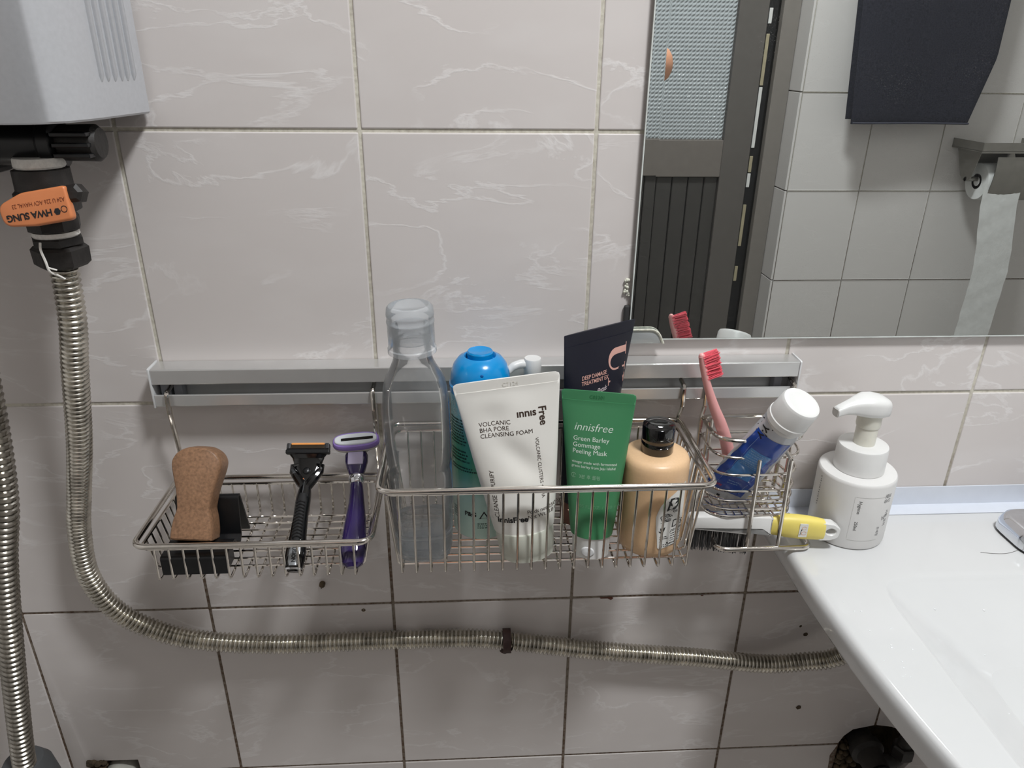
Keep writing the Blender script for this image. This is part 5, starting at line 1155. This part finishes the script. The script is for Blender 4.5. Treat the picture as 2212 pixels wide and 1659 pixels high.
# white pump dispenser on the deck
pd = thing('soap_dispenser', 'plump white foam pump dispenser standing on the sink deck', 'dispenser', (0.8725, -0.0420, ZD))
Md = Matrix.Translation((0.8725, -0.0420, ZD+0.0006))
M_w2 = mat('white_bottle', (220, 219, 217), 0.38, noise=0.012)
lathe([(0.0340, 0.0), (0.0358, 0.0006), (0.0366, 0.0030), (0.0366, 0.0700), (0.0362, 0.0722), (0.0352, 0.0733), (0.0235, 0.0740)], 64, Md).make('body', M_w2, pd)
lathe([(0.0232, 0.0740), (0.0237, 0.0745), (0.0235, 0.0985), (0.0228, 0.1002), (0.0215, 0.1008), (0.0105, 0.1012)], 48, Md).make('collar', M_white, pd)
lathe([(0.0100, 0.1010), (0.0100, 0.1195), (0.0108, 0.1200), (0.0112, 0.1215), (0.0112, 0.1370)], 36, Md).make('stem', mat('milky_stem', (222, 220, 208), 0.35, sss=0.2), pd)
# pump head: broad at the back, long flat spout to the left
Mhd = Md @ Matrix.Translation((0, 0, 0.1320)) @ Matrix.Rotation(math.radians(9), 4, 'Z')
rings = []
for x, hw, zb_, zt in ((0.0165, 0.0015, 0.004, 0.012), (0.0155, 0.0080, 0.0005, 0.0150), (0.0110, 0.0135, -0.0005, 0.0180), (0.003, 0.0155, -0.0005, 0.0200), (-0.006, 0.0148, 0.000, 0.0208), (-0.014, 0.0115, 0.0012, 0.0195), (-0.022, 0.0078, 0.0030, 0.0170), (-0.029, 0.0060, 0.0035, 0.0145), (-0.0365, 0.0054, 0.0020, 0.0112), (-0.0385, 0.0052, 0.0014, 0.0100)):
    ring = []
    for t_ in np.linspace(0, 2*PI, 32, endpoint=False):
        c_, s_ = math.cos(t_), math.sin(t_); e_ = 0.62
        ring.append((x, hw*math.copysign(abs(c_)**e_, c_), (zb_+zt)/2+(zt-zb_)/2*math.copysign(abs(s_)**e_, s_)))
    rings.append(ring)
loft(rings).xf(Mhd).make('pump_head', M_white, pd, angle=60)
prism([(p.y, p.z) for p in fillet([(0, -0.0040, 0.0022), (0, 0.0040, 0.0022), (0, 0.0040, 0.0092), (0, -0.0040, 0.0092)], 0.0012, 3, True)], -0.0389, -0.0384, 'yz').xf(Mhd).make('outlet', mat('outlet_grey', (206, 204, 200), 0.4), pd, smooth=False)
M_thin = mat('thin_grey_ink', (96, 96, 98), 0.5)
cf = cyl_fn(Md, 0.03672, 0.0, -0.42)
def vline(x, z0, z1, t_=0.00016): return [(x-t_, z0), (x+t_, z0), (x+t_, z1), (x-t_, z1)]
hl = [[(x, z), (x+0.002, z), (x+0.002, z+0.0003), (x, z+0.0003)] for z in (0.0110, 0.0600) for x in np.arange(-0.0005, 0.029, 0.002)]
flatprint([vline(-0.0012, 0.0125, 0.0600, .0001)]+hl, cf, mat('label_edge', (188, 187, 184), 0.5), pd, 'label_outline')
letters('Hygiene', 0.0044, lambda x, y: cf(y+0.0030, -x+0.0560), M_inkblack, pd)
letters('250ml', 0.0042, lambda x, y: cf(y+0.0030, -x+0.0330), M_inkblack, pd)
letters('코이\n뽀송', 0.0058, lambda x, y: cf(y*0.9+0.0330, -x+0.0630), M_thin, pd, line=0.8)
letters('코', 0.0062, lambda x, y: cf(y+0.0300, -x+0.0385), M_thin, pd)
letters('거품 코이', 0.0048, lambda x, y: cf(y+0.0345, -x+0.0440), M_thin, pd)
letters('손세정', 0.0040, lambda x, y: cf(y+0.0270, -x+0.0265), M_thin, pd)
flatprint([[(x, z), (x+0.0012, z), (x+0.0012, z+0.0008*s_), (x, z+0.0008*s_)] for z, s_ in zip(np.arange(0.034, 0.066, 0.0026), [1, 1.6, 1, 2, 1.2, 1.5, 1, 2, 1.3, 1, 1.8, 1, 1.4]) for x in (-0.0400,)], cf, M_thin, pd, 'print_lines')

# ------------------------------------------------------------------ what the mirror shows: towel and paper holder on the opposite wall
YT = YB+0.078
tow = thing('towel', 'dark navy terry towel hanging on the opposite wall, seen in the mirror', 'towel', (1.60, YT, 1.2))
M_towel = mat('navy_terry', (46, 47, 55), 0.95, spec=0.1, noise=0.35, nscale=350, bump=1.0, bscale=420)
def towel_sheet(zb, zt, yo, xl0, xl1, xr0, xr1, lean):
    V = []; F = []; nx, nz = 40, 40
    for side_ in (0, 1):
        for j in range(nz+1):
            t_ = j/nz; z = zb+(zt-zb)*t_; xl = xl0+(xl1-xl0)*t_; xr = xr0+(xr1-xr0)*min(1, t_*3.5)
            for i in range(nx+1):
                s_ = i/nx; x = xl+(xr-xl)*s_
                y = yo+lean*t_+0.006*math.sin(s_*6+1)*(1-0.6*t_)+(-0.004 if side_ else 0.004)*(0.3 if i in (0, nx) or j == 0 else 1)
                V.append((x, y, z))
    N = (nx+1)*(nz+1)
    for j in range(nz):
        for i in range(nx): a = j*(nx+1)+i; F.append((a, a+1, a+nx+2, a+nx+1)); F.append((N+a, N+a+nx+1, N+a+nx+2, N+a+1))
    for i in range(nx): F.append((i, N+i, N+i+1, i+1)); a = nz*(nx+1)+i; F.append((a, a+1, N+a+1, N+a))
    for j in range(nz): a = j*(nx+1); F.append((a, a+nx+1, N+a+nx+1, N+a)); a += nx; F.append((a, N+a, N+a+nx+1, a+nx+1))
    return Geo().add(V, F)
towel_sheet(1.2055, 1.752, YT+0.006, 1.4500, 1.405, 1.7520, 1.790, -0.008).make('front_layer', M_towel, tow)
towel_sheet(1.2150, 1.752, YT-0.030, 1.4515, 1.406, 1.7500, 1.788, 0.010).make('rear_layer', M_towel, tow)
sweep([(1.4515+0.302*k/12, YT+0.0118+0.006*math.sin(k/2+1)*0.9, 1.2085) for k in range(13)], 0.0022, 6).make('hem', mat('navy_hem', (58, 60, 72), 0.8), tow)
tbar = thing('towel_bar', 'chrome towel bar on the opposite wall above the mirror view', 'towel bar', (1.6, YB, 1.757))
sweep([(1.37, YT-0.008, 1.757), (1.83, YT-0.008, 1.757)], 0.008, 16).make('bar', M_chrome, tbar)
for x in (1.38, 1.82): sweep([(x, YB-0.001, 1.757), (x, YT-0.008, 1.757)], 0.007, 14).make('bracket', M_chrome, tbar)

ph = thing('paper_holder', 'stainless toilet paper holder with shelf on the opposite wall, seen in the mirror', 'paper holder', (1.86, YB, 1.05))
M_dull = mat('dull_stainless', (150, 148, 142), 0.32, 0.9, noise=0.05)
hX0, hX1 = 1.784, 1.975; yf = YB+0.128
box(hX0, hX1, YB+0.0005, yf, 1.144, 1.1465, 0.0008).make('shelf', M_dull, ph)
box(hX0, hX1, yf-0.002, yf, 1.140, 1.166, 0.0008).make('shelf_lip', M_dull, ph)
for x in (hX0, hX1-0.002): box(x, x+0.002, YB+0.0005, yf, 1.142, 1.166, 0.0006).make('shelf_side', M_dull, ph)
box(hX0+0.05, hX1-0.002, YB+0.0005, YB+0.003, 1.06, 1.144).make('back_plate', M_dull, ph, smooth=False)
for x in (hX0+0.016, hX1-0.018): prism([(YB+0.003, 1.143), (YB+0.105, 1.143), (YB+0.085, 1.070), (YB+0.060, 1.060), (YB+0.04, 1.075)], x, x+0.0015, 'yz').make('side_cheek', M_dull, ph, smooth=False)
V = []; F = []
cp = [(YB+0.118, 1.130), (YB+0.121, 1.100), (YB+0.119, 1.070), (YB+0.113, 1.040), (YB+0.104, 1.020)]
P5 = curve([(0, a, b_) for a, b_ in cp], 4)
for x in (1.838, 1.962):
    for p in P5: V.append((x, p.y, p.z))
n_ = len(P5); F = [(k, k+1, n_+k+1, n_+k) for k in range(n_-1)]
g = Geo().add(V, F); off = len(g.v); g.add([(a, b_-0.0015, c_) for a, b_, c_ in V], [tuple(reversed(f)) for f in F]); g.make('cover', M_dull, ph)
sweep([(hX0+0.016, YB+0.064, 1.068), (hX1-0.016, YB+0.064, 1.068)], 0.006, 12).make('spindle', M_dull, ph)
tr = thing('toilet_roll', 'white toilet roll in the steel holder with a long hanging tail', 'toilet paper', (1.88, YB+0.064, 1.068))
M_paper = mat('white_paper', (222, 224, 222), 0.9, noise=0.05, nscale=60, bump=0.6, bscale=90)
Mro = Matrix.Translation((1.834, YB+0.064, 1.062)) @ Matrix.Rotation(PI/2, 4, 'Y')
lathe([(0.018, 0.0), (0.046, 0.0), (0.047, 0.002), (0.047, 0.104), (0.046, 0.106), (0.018, 0.106)], 40, Mro).make('roll', M_paper, tr)
lathe([(0.0195, -0.0006), (0.0195, 0.0), (0.012, 0.0), (0.012, 0.106)], 24, Mro, False, False).make('core', mat('core_grey', (70, 72, 70), 0.8), tr)
V = []; F = []
zz = np.linspace(1.062, 0.50, 30)
for k, z in enumerate(zz):
    for i, x in enumerate(np.linspace(1.826, 1.926, 8)):
        V.append((x+0.034*smooth((1.05-z)/0.25)-0.0, YB+0.112-0.012*smooth((1.03-z)/0.4)+0.0010*math.sin(k*1.7+i*0.8)+0.0006*math.sin(k*4.1-i*1.3), z))
for k in range(29):
    for i in range(7): a = k*8+i; F.append((a, a+1, a+9, a+8))
g = Geo().add(V, F); g.add([(a, b_-0.0004, c_) for a, b_, c_ in V], [tuple(reversed(f)) for f in F]); g.make('tail', M_paper, tr)

# ------------------------------------------------------------------ the photographer, whose elbow shows at the mirror's edge
per_ = thing('person', 'person in a grey t-shirt holding up a phone, bent elbow at mirror edge', 'person', (0.50, -1.08, 0))
M_skin = mat('skin', (206, 150, 118), 0.5, noise=0.05, sss=0.2)
def skin(name, nodes, edges, m, root_i=0, sub=2):
    me = bpy.data.meshes.new(name); me.from_pydata([n_[0] for n_ in nodes], edges, []); me.update()
    o = bpy.data.objects.new(name, me); COL.objects.link(o)
    md = o.modifiers.new('skin', 'SKIN'); md.use_smooth_shade = True
    sk = me.skin_vertices[0].data if me.skin_vertices else None
    if sk is None:
        bm = bmesh.new(); bm.from_mesh(me); bm.verts.layers.skin.verify(); bm.to_mesh(me); bm.free(); sk = me.skin_vertices[0].data
    for k, (p, r) in enumerate(nodes):
        sk[k].radius = (r, r) if not isinstance(r, tuple) else r; sk[k].use_root = (k == root_i)
    ms = o.modifiers.new('sub', 'SUBSURF'); ms.levels = sub; ms.render_levels = sub
    dg = bpy.context.evaluated_depsgraph_get(); me2 = bpy.data.meshes.new_from_object(o.evaluated_get(dg)); bpy.data.objects.remove(o)
    me2.materials.clear(); me2.materials.append(m); me2.polygons.foreach_set('use_smooth', [True]*len(me2.polygons))
    o2 = bpy.data.objects.new(name, me2); COL.objects.link(o2); put(o2, per_); return o2
cx, cy = 0.50, -1.10
N = [((cx, cy, 0.90), (0.15, 0.10)), ((cx, cy, 1.05), (0.125, 0.09)), ((cx, cy+0.005, 1.22), (0.145, 0.10)), ((cx, cy, 1.33), (0.12, 0.085)), ((cx, cy+0.01, 1.40), 0.055), ((cx, cy+0.03, 1.46), 0.055), ((cx, cy+0.055, 1.53), (0.075, 0.088)), ((cx, cy+0.06, 1.60), (0.068, 0.080)), ((cx, cy+0.055, 1.635), 0.035)]
E_ = [(k, k+1) for k in range(8)]
def limb(parent_i, pts):
    p = parent_i
    for q in pts: N.append(q); E_.append((p, len(N)-1)); p = len(N)-1
    return p
el_r = (0.857, -0.835, 1.343)
wr = limb(3, [((cx+0.165, cy, 1.345), 0.062), ((0.745, -0.97, 1.340), 0.046), (el_r, 0.036), ((0.72, -0.770, 1.352), 0.037), ((0.615, -0.712, 1.362), 0.025), ((0.590, -0.702, 1.364), (0.022, 0.030))])
el_l = (0.165, -0.84, 1.318)
wl_ = limb(3, [((cx-0.165, cy, 1.345), 0.062), ((0.245, -0.97, 1.325), 0.046), (el_l, 0.036), ((0.27, -0.765, 1.335), 0.037), ((0.365, -0.712, 1.358), 0.025), ((0.392, -0.702, 1.362), (0.022, 0.030))])
for s in (-1, 1): limb(0, [((cx+s*0.09, cy, 0.84), 0.085), ((cx+s*0.10, cy+0.02, 0.48), 0.056), ((cx+s*0.10, cy, 0.30), 0.050), ((cx+s*0.105, cy-0.02, 0.08), 0.034), ((cx+s*0.11, cy+0.05, 0.030), (0.034, 0.028)), ((cx+s*0.115, cy+0.14, 0.024), (0.038, 0.020))])
skin('body', N, E_, M_skin)
# fingers and thumbs round the phone
def fingers(wx, s):
    for k in range(4):
        z = 1.345+k*0.013; l = (0.060, 0.068, 0.072, 0.064)[k]
        sweep(curve([(wx+s*0.004, -0.703, z), (wx-s*l*0.35, -0.712, z+0.002), (wx-s*l*0.75, -0.707, z+0.002), (wx-s*l, -0.694, z)], 5), [0.0085]*6+[0.0078]*5+[0.007]*5, 10).make('finger', M_skin, per_)
    sweep(curve([(wx+s*0.006, -0.697, 1.352), (wx-s*0.012, -0.688, 1.345), (wx-s*0.030, -0.684, 1.340), (wx-s*0.048, -0.682, 1.338)], 5), [0.011]*6+[0.0095]*5+[0.008]*5, 10).make('thumb', M_skin, per_)
fingers(0.578, 1); fingers(0.404, -1)
# clothes, hair, face
M_shirt = mat('grey_shirt', (96, 98, 104), 0.9, noise=0.06, nscale=200)
skin('t_shirt', [((cx, cy, 0.76), (0.195, 0.140)), ((cx, cy, 0.90), (0.190, 0.136)), ((cx, cy, 1.05), (0.160, 0.118)), ((cx, cy+0.005, 1.22), (0.168, 0.120)), ((cx, cy, 1.335), (0.132, 0.100)), ((cx+0.165, cy, 1.347), 0.074), ((0.715, -1.01, 1.343), 0.062), ((cx-0.165, cy, 1.347), 0.074), ((0.275, -1.01, 1.330), 0.062)],
     [(0, 1), (1, 2), (2, 3), (3, 4), (4, 5), (5, 6), (4, 7), (7, 8)], M_shirt)
M_trous = mat('dark_trousers', (44, 46, 54), 0.9, noise=0.08, nscale=150)
nd = [((cx, cy, 1.02), (0.150, 0.105)), ((cx, cy, 0.90), (0.172, 0.120))]; ed = [(0, 1)]
for s in (-1, 1):
    p = 1
    for q in [((cx+s*0.085, cy, 0.80), 0.100), ((cx+s*0.10, cy+0.018, 0.48), 0.074), ((cx+s*0.102, cy, 0.28), 0.066), ((cx+s*0.105, cy-0.015, 0.11), 0.058)]: nd.append(q); ed.append((p, len(nd)-1)); p = len(nd)-1
skin('trousers', nd, ed, M_trous)
M_hair = mat('black_hair', (22, 20, 20), 0.55, noise=0.3, nscale=200)
skin('hair', [((cx, cy+0.015, 1.46), 0.05), ((cx, cy+0.020, 1.54), (0.088, 0.075)), ((cx, cy+0.035, 1.61), (0.084, 0.082)), ((cx, cy+0.050, 1.648), 0.05)], [(0, 1), (1, 2), (2, 3)], M_hair)
fy = cy+0.134
for s in (-1, 1):
    ball((cx+s*0.030, fy-0.014, 1.548), 0.0100, 14, sy=0.6).make('eye', M_white, per_); ball((cx+s*0.030, fy-0.0075, 1.547), 0.0052, 10, sy=0.4).make('pupil', M_black, per_)
    ball((cx+s*0.076, cy+0.055, 1.54), 0.024, 12, sx=0.35, sy=0.7).make('ear', M_skin, per_)
    sweep(curve([(cx+s*0.014, fy-0.006, 1.566), (cx+s*0.030, fy-0.007, 1.570), (cx+s*0.046, fy-0.016, 1.565)], 4), 0.003, 6).make('eyebrow', M_hair, per_)
sweep([(cx, fy-0.008, 1.552), (cx, fy+0.004, 1.530), (cx, fy+0.012, 1.517), (cx, fy-0.002, 1.510)], [0.006, 0.008, 0.010, 0.007], 12).make('nose', M_skin, per_)
sweep(curve([(cx-0.020, fy-0.010, 1.486), (cx, fy-0.002, 1.487), (cx+0.020, fy-0.010, 1.486)], 4), 0.0045, 8).make('mouth', mat('lips', (176, 100, 92), 0.5), per_)
phone = thing('phone', 'dark phone held up in both hands of the person', 'phone', (0.491, -0.69, 1.36))
Mph = Matrix.Translation((0.4905, -0.6860, 1.3740)) @ Matrix.Rotation(-pitch, 4, 'X')
box(-0.080, 0.080, -0.004, 0.004, -0.037, 0.037, 0.003, 3).xf(Mph).make('case', M_blackgloss, phone)
box(-0.077, 0.077, -0.0045, -0.0041, -0.034, 0.034).xf(Mph).make('screen', mat('screen_black', (12, 13, 15), 0.1), phone, smooth=False)

# ------------------------------------------------------------------ prints and small fittings belong to the part that carries them
def nest(t, host, prefixes):
    h_ = next((c for c in t.children if c.name.split('.')[0] == host), None)
    if h_ is None: return
    for c in list(t.children):
        if c is not h_ and c.name.split('.')[0] in prefixes:
            c.parent = h_; c.matrix_parent_inverse = Matrix.Identity(4)
PR = ('lettering', 'print_lines', 'print_mark', 'recycling_mark', 'label_outline', 'crimp_line', 'illustration', 'print_line', 'crimp_mark')
for t_ in (wt, nv, gt, can, pd): nest(t_, 'body', PR)
nest(tb, 'label', PR); nest(cb, 'sticker', PR); nest(bt, 'print_film', PR); nest(bt, 'cap', ('thread',)); nest(tp, 'body', PR+('blue_panel', 'light_blue_panel'))
nest(raz, 'badge', PR); nest(raz, 'cartridge', ('blades', 'lubricating_strip', 'end_clip', 'cartridge_guard')); nest(raz, 'handle', ('rubber_grip', 'silver_band')); nest(raz, 'rubber_grip', ('grip_ridge',))
for o_ in [c for c in raz.children if c.name.startswith('grip_ridge')]: o_.parent = next(c for c in raz.children if c.name.startswith('handle')); o_.matrix_parent_inverse = Matrix.Identity(4)
nest(pz, 'head_face', ('blades',)); nest(valve, 'lever', PR); nest(can, 'cap', ('button', 'nozzle')); nest(tow, 'front_layer', ('hem',)); nest(pd, 'pump_head', ('outlet',)); nest(gt, 'cap', ('thumb_notch',)); nest(tr, 'roll', ('core',))

for t_ in (wt, nv, gt): t_['group'] = 'squeeze tubes in the deep basket'
for t_ in (raz, pz): t_['group'] = 'razors in the shallow basket'
